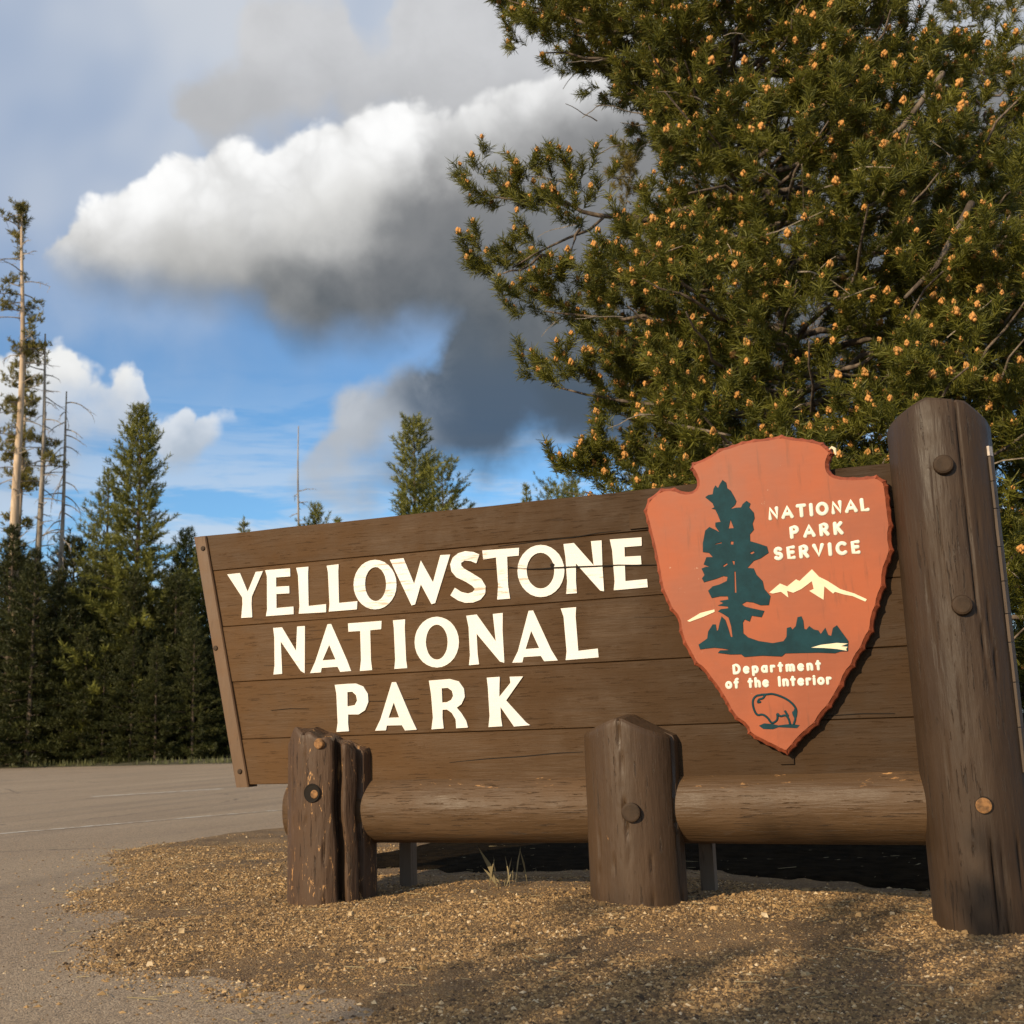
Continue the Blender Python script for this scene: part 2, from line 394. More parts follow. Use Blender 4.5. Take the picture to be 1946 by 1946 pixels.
def plaque_paint(name, col):
    m, g, bs, out = new_mat(name)
    c = coords(g); b = g.noise(c, 2.4, 5.0, 0.6); br = g.noise(g.mapping(c, (1.2, 8, 8), rot=(0, 0.15, 0)), 6.0, 6.0, 0.6, 0.4)
    cc = g.mix(g.ss(b, 0.34, 0.66), tuple(x*0.84 for x in col), tuple(x*1.10 for x in col))
    cc = g.mix(g.ss(br, 0.42, 0.68, 0.0, 0.08), cc, (0.42, 0.13, 0.065))
    chip = g.m('MULTIPLY', g.ss(g.noise(c, 38, 5.0, 0.7), 0.685, 0.71), g.ss(g.noise(c, 3.5, 3.0), 0.5, 0.62))
    cc = g.mix(chip, cc, (0.50, 0.30, 0.20))
    grime = g.m('MULTIPLY', g.ss(g.noise(g.mapping(c, (9, 9, 1.0)), 3.0, 5.0, 0.65), 0.56, 0.70), 0.35)
    cc = g.mix(grime, cc, (0.12, 0.045, 0.022))
    g.set(bs.inputs['Base Color'], cc); g.set(bs.inputs['Roughness'], g.ss(b, 0.3, 0.7, 0.45, 0.62)); bs.inputs['Specular IOR Level'].default_value = 0.3
    bump(g, bs, g.m('SUBTRACT', g.m('MULTIPLY', br, 0.3), chip), 0.15, 0.003)
    return m
M_terra = plaque_paint('terracotta_paint', (0.340, 0.082, 0.029))
M_edge = plain('terracotta_edge', (0.25, 0.058, 0.024), 0.6, 0.25, 25.0, 0.3)
M_teal = plain('dark_teal_paint', (0.005, 0.036, 0.046), 0.7, 0.2, 14.0, 0.2, 0.004, 0.2)
M_line = plain('dark_outline_paint', (0.012, 0.022, 0.022), 0.7)
M_cream = plain('plaque_cream', (0.78, 0.66, 0.44), 0.55, 0.08, 20.0, 0.15)
M_white = plain('plaque_white', (0.80, 0.75, 0.62), 0.55, 0.06, 20.0, 0.15)
M_lath = painted_wood('lath_paint', (0.075, 0.052, 0.036), 'Z', 0.0, 0.55, 0.5)
M_lathw = plain('bare_lath', (0.50, 0.42, 0.36), 0.6, 0.2, 40.0)
M_needle = foliage('pine_needles', (0.018, 0.029, 0.005), (0.215, 0.202, 0.027), 0.24)
M_cone = plain('pollen_cone', (0.56, 0.265, 0.070), 0.7, 0.2, 60.0, 0.4)
M_limb = bark('grey_pine_bark', (0.05, 0.036, 0.026), (0.20, 0.15, 0.11), 14.0)
M_trunk = bark('scaly_pine_bark', (0.07, 0.045, 0.03), (0.30, 0.21, 0.15), 8.0)
M_twig = bark('bare_twig_bark', (0.20, 0.16, 0.12), (0.40, 0.33, 0.25), 20.0)
M_con = foliage('conifer_needles', (0.026, 0.040, 0.010), (0.260, 0.250, 0.050), 0.22)
M_olive = foliage('olive_needles', (0.055, 0.058, 0.014), (0.28, 0.235, 0.055), 0.25)
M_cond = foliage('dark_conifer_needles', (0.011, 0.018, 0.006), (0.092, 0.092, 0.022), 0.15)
M_gold = foliage('golden_needles', (0.09, 0.075, 0.012), (0.22, 0.16, 0.03), 0.25)
M_pale = bark('pale_trunk_bark', (0.34, 0.24, 0.155), (0.60, 0.45, 0.31), 3.0)
M_snag = bark('grey_snag_bark', (0.16, 0.13, 0.10), (0.42, 0.36, 0.29), 3.0)
M_cbark = bark('dark_conifer_bark', (0.05, 0.035, 0.025), (0.14, 0.10, 0.07), 4.0)

# traced outlines on the sign, in metres
LETTERS=[
('Y',[[(-4.059,1.840),(-3.974,1.840),(-3.916,1.722),(-3.859,1.838),(-3.814,1.840),(-3.890,1.696),(-3.892,1.649),(-3.885,1.573),(-3.956,1.574),(-3.948,1.653),(-3.950,1.695)]]),
('E',[[(-3.792,1.844),(-3.627,1.841),(-3.625,1.798),(-3.722,1.799),(-3.722,1.739),(-3.632,1.736),(-3.630,1.698),(-3.719,1.700),(-3.718,1.612),(-3.602,1.613),(-3.601,1.573),(-3.784,1.573),(-3.776,1.610),(-3.779,1.808)]]),
('L',[[(-3.579,1.841),(-3.502,1.841),(-3.506,1.797),(-3.500,1.609),(-3.384,1.612),(-3.385,1.570),(-3.561,1.573),(-3.555,1.615),(-3.566,1.801)]]),
('L',[[(-3.374,1.837),(-3.300,1.839),(-3.304,1.796),(-3.299,1.613),(-3.179,1.615),(-3.183,1.573),(-3.361,1.572),(-3.355,1.612),(-3.365,1.801)]]),
('O',[[(-2.929,1.694),(-2.932,1.664),(-2.942,1.635),(-2.959,1.610),(-2.980,1.590),(-3.005,1.575),(-3.033,1.567),(-3.063,1.566),(-3.093,1.571),(-3.121,1.583),(-3.147,1.602),(-3.168,1.625),(-3.184,1.653),(-3.194,1.683),(-3.197,1.715),(-3.193,1.746),(-3.183,1.775),(-3.166,1.800),(-3.145,1.821),(-3.119,1.835),(-3.090,1.843),(-3.060,1.844),(-3.030,1.838),(-3.002,1.826),(-2.977,1.807),(-2.956,1.783),(-2.941,1.756),(-2.931,1.725)],[(-2.988,1.702),(-2.990,1.680),(-2.996,1.659),(-3.004,1.641),(-3.015,1.626),(-3.029,1.615),(-3.044,1.609),(-3.059,1.607),(-3.075,1.611),(-3.090,1.619),(-3.103,1.632),(-3.114,1.649),(-3.122,1.668),(-3.127,1.690),(-3.129,1.712),(-3.127,1.735),(-3.122,1.756),(-3.113,1.774),(-3.102,1.789),(-3.088,1.800),(-3.073,1.806),(-3.057,1.808),(-3.042,1.804),(-3.027,1.795),(-3.014,1.782),(-3.003,1.765),(-2.995,1.746),(-2.990,1.724)]]),
('W',[[(-2.962,1.838),(-2.881,1.839),(-2.814,1.686),(-2.770,1.816),(-2.697,1.686),(-2.647,1.837),(-2.592,1.836),(-2.689,1.575),(-2.708,1.571),(-2.773,1.688),(-2.813,1.576),(-2.831,1.572)]]),
('S',[[(-2.415,1.822),(-2.433,1.779),(-2.465,1.795),(-2.502,1.800),(-2.526,1.788),(-2.526,1.769),(-2.509,1.750),(-2.452,1.714),(-2.406,1.683),(-2.383,1.643),(-2.387,1.604),(-2.414,1.575),(-2.456,1.563),(-2.503,1.564),(-2.545,1.580),(-2.589,1.609),(-2.564,1.646),(-2.528,1.620),(-2.486,1.608),(-2.455,1.615),(-2.441,1.633),(-2.456,1.654),(-2.495,1.680),(-2.552,1.710),(-2.580,1.744),(-2.586,1.783),(-2.571,1.817),(-2.538,1.838),(-2.496,1.846),(-2.448,1.837)]]),
('T',[[(-2.391,1.842),(-2.179,1.838),(-2.182,1.800),(-2.250,1.800),(-2.251,1.640),(-2.241,1.568),(-2.311,1.568),(-2.302,1.644),(-2.311,1.801),(-2.387,1.796)]]),
('O',[[(-1.924,1.692),(-1.929,1.662),(-1.940,1.634),(-1.956,1.609),(-1.977,1.589),(-2.003,1.574),(-2.031,1.566),(-2.060,1.565),(-2.089,1.570),(-2.116,1.582),(-2.140,1.601),(-2.160,1.624),(-2.175,1.652),(-2.184,1.682),(-2.186,1.713),(-2.182,1.744),(-2.171,1.773),(-2.154,1.798),(-2.132,1.818),(-2.107,1.833),(-2.078,1.841),(-2.049,1.842),(-2.020,1.836),(-1.993,1.823),(-1.969,1.804),(-1.949,1.781),(-1.935,1.753),(-1.926,1.723)],[(-1.975,1.698),(-1.978,1.676),(-1.984,1.656),(-1.995,1.638),(-2.008,1.623),(-2.024,1.612),(-2.042,1.606),(-2.060,1.605),(-2.078,1.609),(-2.095,1.618),(-2.110,1.631),(-2.123,1.648),(-2.132,1.667),(-2.137,1.689),(-2.139,1.711),(-2.136,1.733),(-2.129,1.754),(-2.118,1.772),(-2.105,1.787),(-2.088,1.798),(-2.071,1.804),(-2.052,1.805),(-2.034,1.801),(-2.017,1.792),(-2.002,1.779),(-1.990,1.762),(-1.981,1.742),(-1.976,1.720)]]),
('N',[[(-1.917,1.836),(-1.862,1.836),(-1.754,1.706),(-1.762,1.838),(-1.708,1.837),(-1.711,1.702),(-1.707,1.569),(-1.724,1.575),(-1.855,1.731),(-1.862,1.630),(-1.858,1.570),(-1.913,1.570),(-1.904,1.633),(-1.908,1.766)]]),
('E',[[(-1.657,1.838),(-1.489,1.834),(-1.490,1.794),(-1.584,1.795),(-1.585,1.739),(-1.498,1.736),(-1.497,1.696),(-1.587,1.697),(-1.588,1.609),(-1.471,1.611),(-1.470,1.573),(-1.649,1.570),(-1.641,1.613),(-1.646,1.781)]]),
('N',[[(-3.734,1.496),(-3.678,1.495),(-3.580,1.352),(-3.572,1.494),(-3.525,1.494),(-3.525,1.227),(-3.546,1.240),(-3.686,1.419),(-3.680,1.277),(-3.677,1.230),(-3.730,1.228),(-3.722,1.279),(-3.725,1.442)]]),
('A',[[(-3.370,1.494),(-3.350,1.494),(-3.250,1.285),(-3.223,1.224),(-3.288,1.223),(-3.305,1.253),(-3.413,1.251),(-3.419,1.226),(-3.484,1.224),(-3.450,1.285)],[(-3.361,1.380),(-3.318,1.291),(-3.407,1.290)]]),
('T',[[(-3.235,1.491),(-3.025,1.492),(-3.028,1.450),(-3.098,1.448),(-3.096,1.277),(-3.088,1.223),(-3.161,1.221),(-3.152,1.280),(-3.157,1.448),(-3.233,1.448)]]),
('I',[[(-2.948,1.490),(-2.877,1.491),(-2.881,1.446),(-2.875,1.265),(-2.868,1.223),(-2.943,1.222),(-2.936,1.269),(-2.942,1.450)]]),
('O',[[(-2.551,1.347),(-2.555,1.317),(-2.565,1.289),(-2.581,1.264),(-2.602,1.244),(-2.627,1.229),(-2.655,1.220),(-2.684,1.218),(-2.713,1.223),(-2.741,1.235),(-2.766,1.252),(-2.786,1.275),(-2.802,1.302),(-2.811,1.331),(-2.814,1.362),(-2.810,1.393),(-2.800,1.421),(-2.783,1.446),(-2.762,1.467),(-2.736,1.482),(-2.708,1.490),(-2.678,1.492),(-2.649,1.486),(-2.621,1.474),(-2.597,1.457),(-2.577,1.434),(-2.562,1.407),(-2.553,1.377)],[(-2.613,1.351),(-2.615,1.329),(-2.620,1.308),(-2.629,1.290),(-2.640,1.275),(-2.653,1.264),(-2.668,1.257),(-2.683,1.256),(-2.699,1.259),(-2.713,1.267),(-2.726,1.279),(-2.737,1.296),(-2.744,1.315),(-2.749,1.336),(-2.751,1.358),(-2.748,1.381),(-2.743,1.401),(-2.734,1.420),(-2.723,1.435),(-2.709,1.446),(-2.695,1.452),(-2.679,1.454),(-2.664,1.451),(-2.649,1.442),(-2.637,1.430),(-2.626,1.413),(-2.618,1.394),(-2.614,1.373)]]),
('N',[[(-2.497,1.487),(-2.439,1.489),(-2.328,1.336),(-2.339,1.486),(-2.286,1.488),(-2.291,1.395),(-2.285,1.223),(-2.306,1.231),(-2.442,1.390),(-2.441,1.271),(-2.434,1.222),(-2.488,1.220),(-2.480,1.273),(-2.484,1.426)]]),
('A',[[(-2.131,1.489),(-2.109,1.489),(-2.015,1.272),(-1.981,1.219),(-2.053,1.220),(-2.070,1.249),(-2.173,1.248),(-2.181,1.220),(-2.234,1.220),(-2.199,1.277)],[(-2.122,1.385),(-2.078,1.287),(-2.160,1.286)]]),
('L',[[(-1.947,1.490),(-1.866,1.491),(-1.872,1.444),(-1.864,1.259),(-1.756,1.265),(-1.754,1.224),(-1.931,1.219),(-1.923,1.262),(-1.932,1.448)]]),
('P',[[(-3.323,1.146),(-3.240,1.147),(-3.190,1.146),(-3.145,1.128),(-3.118,1.088),(-3.115,1.044),(-3.135,1.001),(-3.174,0.980),(-3.243,0.981),(-3.245,0.932),(-3.239,0.888),(-3.313,0.886),(-3.304,0.934),(-3.312,1.100)],[(-3.246,1.106),(-3.212,1.107),(-3.187,1.085),(-3.180,1.054),(-3.196,1.027),(-3.246,1.022)]]),
('A',[[(-2.960,1.144),(-2.938,1.143),(-2.848,0.943),(-2.816,0.883),(-2.883,0.882),(-2.902,0.911),(-2.999,0.912),(-3.005,0.886),(-3.067,0.885),(-3.032,0.944)],[(-2.952,1.037),(-2.918,0.950),(-2.988,0.950)]]),
('R',[[(-2.731,1.143),(-2.608,1.145),(-2.556,1.130),(-2.528,1.091),(-2.524,1.049),(-2.544,1.012),(-2.573,0.992),(-2.545,0.958),(-2.519,0.918),(-2.509,0.885),(-2.573,0.884),(-2.574,0.929),(-2.597,0.967),(-2.627,0.987),(-2.657,0.986),(-2.660,0.941),(-2.653,0.885),(-2.721,0.882),(-2.710,0.943),(-2.718,1.066)],[(-2.659,1.102),(-2.619,1.103),(-2.594,1.085),(-2.587,1.056),(-2.600,1.033),(-2.627,1.021),(-2.658,1.021)]]),
('K',[[(-2.385,1.143),(-2.315,1.144),(-2.320,1.087),(-2.320,1.036),(-2.248,1.110),(-2.252,1.142),(-2.181,1.141),(-2.283,1.019),(-2.172,0.897),(-2.151,0.885),(-2.237,0.883),(-2.314,0.989),(-2.316,0.929),(-2.309,0.886),(-2.383,0.884),(-2.374,0.941),(-2.379,1.090)]]),
]
EMB_OUT=[(-0.718,2.289),(-0.666,2.269),(-0.619,2.259),(-0.568,2.245),(-0.514,2.223),(-0.495,2.198),(-0.479,2.182),(-0.468,2.158),(-0.487,2.129),(-0.496,2.099),(-0.490,2.067),(-0.464,2.046),(-0.390,2.033),(-0.323,2.030),(-0.277,2.032),(-0.235,1.998),(-0.227,1.971),(-0.225,1.909),(-0.225,1.848),(-0.221,1.770),(-0.235,1.719),(-0.229,1.650),(-0.250,1.600),(-0.274,1.550),(-0.281,1.478),(-0.310,1.425),(-0.317,1.387),(-0.342,1.342),(-0.356,1.267),(-0.383,1.235),(-0.404,1.186),(-0.440,1.145),(-0.456,1.104),(-0.491,1.072),(-0.516,1.015),(-0.549,0.966),(-0.582,0.917),(-0.626,0.877),(-0.650,0.836),(-0.699,0.800),(-0.743,0.763),(-0.762,0.739),(-0.807,0.696),(-0.848,0.716),(-0.905,0.747),(-0.963,0.778),(-0.995,0.804),(-1.001,0.838),(-1.051,0.874),(-1.079,0.918),(-1.094,0.953),(-1.113,0.989),(-1.137,1.033),(-1.170,1.078),(-1.198,1.123),(-1.237,1.152),(-1.260,1.206),(-1.289,1.261),(-1.306,1.325),(-1.309,1.388),(-1.347,1.435),(-1.363,1.482),(-1.387,1.538),(-1.394,1.584),(-1.400,1.640),(-1.410,1.714),(-1.420,1.780),(-1.435,1.856),(-1.444,1.904),(-1.457,1.966),(-1.430,2.029),(-1.356,2.078),(-1.281,2.075),(-1.227,2.046),(-1.181,2.050),(-1.165,2.081),(-1.180,2.130),(-1.200,2.160),(-1.186,2.196),(-1.106,2.215),(-1.039,2.254),(-0.974,2.265),(-0.919,2.279),(-0.856,2.283),(-0.785,2.281)]
EMB_TREE=[(-1.028,2.080),(-1.011,2.064),(-1.008,2.036),(-0.991,2.021),(-0.975,1.987),(-0.966,1.963),(-0.974,1.946),(-0.999,1.927),(-0.970,1.930),(-0.943,1.929),(-0.933,1.946),(-0.914,1.960),(-0.896,1.944),(-0.904,1.925),(-0.883,1.896),(-0.881,1.868),(-0.893,1.842),(-0.889,1.810),(-0.910,1.789),(-0.911,1.753),(-0.868,1.736),(-0.830,1.719),(-0.824,1.688),(-0.865,1.664),(-0.900,1.654),(-0.934,1.621),(-0.903,1.614),(-0.892,1.582),(-0.864,1.548),(-0.858,1.508),(-0.831,1.471),(-0.842,1.428),(-0.881,1.430),(-0.915,1.446),(-0.950,1.453),(-0.973,1.441),(-0.960,1.427),(-0.926,1.416),(-0.866,1.399),(-0.881,1.371),(-0.929,1.381),(-0.941,1.353),(-0.965,1.365),(-0.976,1.349),(-0.977,1.296),(-0.954,1.273),(-0.903,1.252),(-0.835,1.238),(-0.783,1.245),(-0.766,1.266),(-0.761,1.309),(-0.744,1.312),(-0.736,1.299),(-0.718,1.315),(-0.706,1.358),(-0.689,1.361),(-0.682,1.339),(-0.681,1.300),(-0.669,1.295),(-0.655,1.311),(-0.635,1.293),(-0.614,1.287),(-0.603,1.269),(-0.580,1.298),(-0.570,1.263),(-0.554,1.258),(-0.543,1.295),(-0.525,1.307),(-0.507,1.276),(-0.478,1.228),(-0.484,1.181),(-0.519,1.182),(-0.544,1.175),(-0.619,1.182),(-0.702,1.185),(-0.779,1.187),(-0.797,1.173),(-0.891,1.182),(-0.978,1.180),(-0.994,1.194),(-1.047,1.196),(-1.108,1.207),(-1.098,1.217),(-1.045,1.216),(-1.080,1.227),(-1.124,1.234),(-1.169,1.232),(-1.196,1.229),(-1.203,1.252),(-1.157,1.280),(-1.150,1.315),(-1.125,1.349),(-1.112,1.348),(-1.108,1.313),(-1.099,1.321),(-1.089,1.356),(-1.078,1.386),(-1.062,1.367),(-1.051,1.327),(-1.041,1.282),(-1.030,1.281),(-1.033,1.335),(-1.043,1.379),(-1.069,1.399),(-1.094,1.414),(-1.080,1.422),(-1.042,1.424),(-1.044,1.435),(-1.092,1.443),(-1.065,1.452),(-1.082,1.464),(-1.039,1.468),(-1.040,1.486),(-1.080,1.489),(-1.121,1.483),(-1.137,1.520),(-1.113,1.540),(-1.077,1.547),(-1.040,1.562),(-1.034,1.584),(-1.056,1.590),(-1.092,1.579),(-1.156,1.566),(-1.164,1.585),(-1.150,1.602),(-1.163,1.635),(-1.142,1.642),(-1.120,1.640),(-1.151,1.656),(-1.135,1.691),(-1.103,1.689),(-1.120,1.713),(-1.151,1.720),(-1.148,1.765),(-1.132,1.828),(-1.111,1.844),(-1.076,1.823),(-1.059,1.812),(-1.079,1.846),(-1.078,1.864),(-1.051,1.866),(-1.062,1.904),(-1.074,1.933),(-1.092,1.939),(-1.078,1.944),(-1.085,1.966),(-1.121,2.002),(-1.105,2.010),(-1.082,2.012),(-1.076,2.039),(-1.066,2.056),(-1.053,2.041),(-1.043,2.059)]
EMB_MTN=[(-0.834,1.489),(-0.779,1.530),(-0.745,1.513),(-0.700,1.545),(-0.684,1.535),(-0.620,1.588),(-0.589,1.549),(-0.549,1.524),(-0.494,1.481),(-0.430,1.455),(-0.375,1.423),(-0.383,1.413),(-0.439,1.443),(-0.480,1.454),(-0.520,1.470),(-0.529,1.462),(-0.568,1.500),(-0.577,1.435),(-0.641,1.483),(-0.619,1.491),(-0.625,1.530),(-0.678,1.495),(-0.718,1.480),(-0.747,1.491),(-0.744,1.458),(-0.777,1.489),(-0.817,1.483)]
EMB_MTN2=[(-1.254,1.375),(-1.184,1.411),(-1.112,1.424),(-1.112,1.412),(-1.167,1.392),(-1.241,1.370)]
EMB_RIV=[(-0.654,1.207),(-0.607,1.218),(-0.532,1.223),(-0.480,1.217),(-0.513,1.206),(-0.483,1.202),(-0.491,1.192),(-0.488,1.183),(-0.534,1.194),(-0.592,1.202)]
EMB_BASE=[(-0.932,0.843),(-0.906,0.854),(-0.863,0.849),(-0.838,0.842),(-0.779,0.847),(-0.737,0.840),(-0.751,0.826),(-0.839,0.833),(-0.865,0.824),(-0.912,0.827)]
EMB_HOLES=[[(-1.001,1.875),(-0.986,1.828),(-1.015,1.828)],[(-1.088,1.756),(-1.051,1.763),(-1.054,1.755),(-1.086,1.751)],[(-1.008,1.762),(-0.992,1.761),(-0.995,1.743),(-1.010,1.746)],[(-0.917,1.696),(-0.897,1.703),(-0.892,1.693),(-0.907,1.686)],[(-1.057,1.641),(-1.034,1.654),(-1.030,1.645),(-1.048,1.634)],[(-1.008,1.663),(-0.993,1.661),(-0.996,1.639),(-1.003,1.644)],[(-1.001,1.608),(-0.992,1.608),(-0.995,1.500),(-1.006,1.501)]]
BISON=[[(-0.909,0.992),(-0.883,0.992),(-0.853,0.995),(-0.795,0.971),(-0.759,0.940),(-0.745,0.910),(-0.752,0.889),(-0.764,0.907),(-0.762,0.890),(-0.753,0.873),(-0.764,0.846)],[(-0.909,0.991),(-0.937,0.988),(-0.955,0.965),(-0.952,0.922),(-0.936,0.891),(-0.911,0.899),(-0.885,0.879),(-0.873,0.855),(-0.859,0.854),(-0.838,0.871),(-0.841,0.903),(-0.827,0.882),(-0.801,0.891),(-0.787,0.874),(-0.782,0.847)],[(-0.892,0.988),(-0.904,0.972),(-0.923,0.971),(-0.931,0.954),(-0.917,0.957)],[(-0.801,0.908),(-0.789,0.886)]]
# TXT 'NATIONAL' [(-0.807,1.850),(-0.326,1.852),(-0.808,1.917)]
# TXT 'PARK' [(-0.711,1.746),(-0.457,1.748),(-0.712,1.812)]
# TXT 'SERVICE' [(-0.794,1.645),(-0.385,1.647),(-0.795,1.713)]
# TXT 'Department' [(-1.038,1.096),(-0.615,1.101),(-1.036,1.147)]
# TXT 'of the Interior' [(-1.080,1.025),(-0.571,1.032),(-1.079,1.076)]
# ------------------------------------------------------------------ ground, road, gravel
def sstep(x, a, b):
    t = np.clip((x-a)/(b-a), 0, 1); return t*t*(3-2*t)
def fall(x): return -0.06*sstep(x, -1.6, 0.0)
ISLAND = np.array([(-7.6,16.5),(-6.9,12.5),(-6.75,10.9),(-6.95,9.2),(-6.6,7.9),(-6.05,7.15),(-5.23,6.08),(-4.6,5.28),(-3.77,4.18),(-3.03,3.78),(-2.47,3.5),(-2.04,3.34),(-1.68,3.13),(-0.9,2.6),(0.5,1.8),(4,0.6),(9,-0.5),(14,0),(16,12),(15,22),(4,25),(-4,22)])
def sdist(x, y):
    """signed distance to the gravel island's outline, positive inside"""
    x = np.asarray(x, float); y = np.asarray(y, float)
    x = x+0.09*np.sin(3.1*y+0.7*x)+0.04*np.sin(9.7*y-4*x); y = y+0.07*np.sin(3.7*x+1.1)+0.03*np.sin(12.3*x+5*y)
    best = np.full(x.shape, 1e9); ins = np.zeros(x.shape, bool)
    n = len(ISLAND)
    for i in range(n):
        ax, ay = ISLAND[i]; bx, by = ISLAND[(i+1) % n]
        t = np.clip(((x-ax)*(bx-ax)+(y-ay)*(by-ay))/((bx-ax)**2+(by-ay)**2), 0, 1)
        best = np.minimum(best, np.hypot(x-ax-t*(bx-ax), y-ay-t*(by-ay)))
        c = (ay > y) != (by > y)
        with np.errstate(divide='ignore', invalid='ignore'):
            ins ^= c & (x < (bx-ax)*(y-ay)/(by-ay if by != ay else 1e-9)+ax)
    return np.where(ins, best, -best)
def lumps(x, y):
    return (0.016*np.sin(1.3*x+0.8)*np.sin(1.7*y-0.5*x)+0.006*np.sin(2.3*x+1.1*y)+0.005*np.sin(4.1*y-1.7*x+1)+0.0035*np.sin(9*x+3*y)+0.003*np.sin(13*y-5*x)+0.002*np.sin(27*x+11*y)+0.002*np.sin(31*y-17*x))
def gravel_z(x, y):
    dd = sdist(x, y)
    up = -0.055+0.05*sstep(dd, -0.12, 0.42)
    hole = -0.07*np.exp(-(((x+5.75)/0.28)**2+((y-6.75)/0.45)**2))
    return up+fall(x)+lumps(x, y)*sstep(dd, 0, 0.3)+hole*0.4
def grid_mesh(name, xs, ys, zf, mat):
    X, Y = np.meshgrid(xs, ys); Z = zf(X, Y)
    v = np.stack([X.ravel(), Y.ravel(), Z.ravel()], 1)
    nx, ny = len(xs), len(ys)
    i = np.arange((nx-1)*(ny-1)); r = i//(nx-1); c = i % (nx-1)
    a = r*nx+c
    return mesh_tri(name, v, np.stack([a, a+1, a+nx+1, a+nx], 1), mat, True)

m, gg, bs, out = new_mat('gravel_earth')
c = coords(gg)
vor = gg.node('ShaderNodeTexVoronoi'); gg.set(vor.inputs['Vector'], c); vor.inputs['Scale'].default_value = 130
sc = gg.node('ShaderNodeSeparateColor'); gg.set(sc.inputs[0], vor.outputs['Color'])
big = gg.noise(c, 1.1, 5.0, 0.6); fn = gg.noise(c, 60, 5.0, 0.7)
cc = gg.mix(gg.ss(big, 0.35, 0.65), (0.120, 0.066, 0.024), (0.27, 0.155, 0.058))
cc = gg.mix(gg.ss(gg.noise(c, 2.7, 4.0, 0.6), 0.52, 0.64, 0.0, 0.55), cc, (0.060, 0.034, 0.014))
cc = gg.mix(gg.ss(sc.outputs[0], 0.55, 1.0, 0.0, 0.65), cc, (0.40, 0.28, 0.14))
cc = gg.mix(gg.ss(sc.outputs[1], 0.6, 1.0, 0.0, 0.7), cc, (0.11, 0.065, 0.03))
cc = gg.mix(gg.ss(fn, 0.3, 0.7, 0.0, 0.35), cc, (0.15, 0.09, 0.045))
gg.set(bs.inputs['Base Color'], cc); bs.inputs['Roughness'].default_value = 0.95
bump(gg, bs, gg.m('ADD', gg.m('MULTIPLY', vor.outputs['Distance'], -0.8), fn), 0.9, 0.012)
M_gravel = m
m, gg, bs, out = new_mat('worn_asphalt')
c = coords(gg)
vor = gg.node('ShaderNodeTexVoronoi'); gg.set(vor.inputs['Vector'], c); vor.inputs['Scale'].default_value = 120
sc = gg.node('ShaderNodeSeparateColor'); gg.set(sc.inputs[0], vor.outputs['Color'])
fn = gg.noise(c, 110, 4.0, 0.7); big = gg.noise(gg.mapping(c, (1, 0.35, 1)), 0.5, 5.0, 0.6)
cc = gg.mix(gg.ss(big, 0.3, 0.7), (0.27, 0.190, 0.118), (0.34, 0.25, 0.16))
cc = gg.mix(gg.ss(sc.outputs[0], 0.5, 1.0, 0.0, 0.8), cc, (0.44, 0.34, 0.235))
cc = gg.mix(gg.ss(sc.outputs[1], 0.55, 1.0, 0.0, 0.8), cc, (0.095, 0.068, 0.044))
ck = gg.node('ShaderNodeTexVoronoi', feature='DISTANCE_TO_EDGE'); gg.set(ck.inputs['Vector'], gg.mix(0.35, c, gg.noise(c, 2.2, 3.0, 0.6, 0.0, 1))); ck.inputs['Scale'].default_value = 0.45
ckm = gg.m('MULTIPLY', gg.ss(ck.outputs['Distance'], 0.010, 0.003), gg.ss(gg.noise(c, 0.6, 2.0), 0.45, 0.6))
cc = gg.mix(gg.m('MULTIPLY', ckm, 0.7), cc, (0.05, 0.038, 0.028))
st_ = gg.noise(gg.mapping(c, (1.0, 0.06, 1), rot=(0, 0, -0.36)), 1.6, 3.0, 0.5)
cc = gg.mix(gg.ss(st_, 0.48, 0.68, 0.0, 0.4), cc, (0.17, 0.125, 0.085))
gg.set(bs.inputs['Base Color'], cc); bs.inputs['Roughness'].default_value = 0.9
bump(gg, bs, gg.m('ADD', gg.m('MULTIPLY', vor.outputs['Distance'], -0.8), fn), 0.7, 0.008)
M_asph = m
M_floor = plain('forest_floor', (0.075, 0.065, 0.032), 0.95, 0.45, 0.8, 0.8, 0.05)
m, gg, bs, out = new_mat('road_paint')
c = coords(gg); wn = gg.noise(c, 5.0, 7.0, 0.75)
gg.set(bs.inputs['Base Color'], gg.mix(gg.ss(wn, 0.42, 0.60), (0.50, 0.45, 0.38), (0.28, 0.20, 0.125))); bs.inputs['Roughness'].default_value = 0.8
M_mark = m
M_grass = foliage('verge_grass', (0.06, 0.075, 0.02), (0.20, 0.19, 0.08), 0.3)
M_dry = foliage('dry_grass', (0.20, 0.15, 0.07), (0.42, 0.34, 0.19), 0.3)
m, gg, bs, out = new_mat('gravel_stone')
a = gg.node('ShaderNodeAttribute'); a.attribute_name = 'tint'
cr = gg.node('ShaderNodeValToRGB'); gg.set(cr.inputs[0], a.outputs['Fac'])
e = cr.color_ramp.elements
e[0].position = 0; e[0].color = (0.05, 0.028, 0.012, 1); e[1].position = 1; e[1].color = (0.58, 0.44, 0.27, 1)
for p, col in ((0.3, (0.20, 0.115, 0.043, 1)), (0.6, (0.34, 0.205, 0.080, 1)), (0.8, (0.44, 0.275, 0.12, 1)), (0.9, (0.52, 0.38, 0.21, 1))):
    q = e.new(p); q.color = col
gg.set(bs.inputs['Base Color'], cr.outputs[0]); bs.inputs['Roughness'].default_value = 0.85
M_stone = m

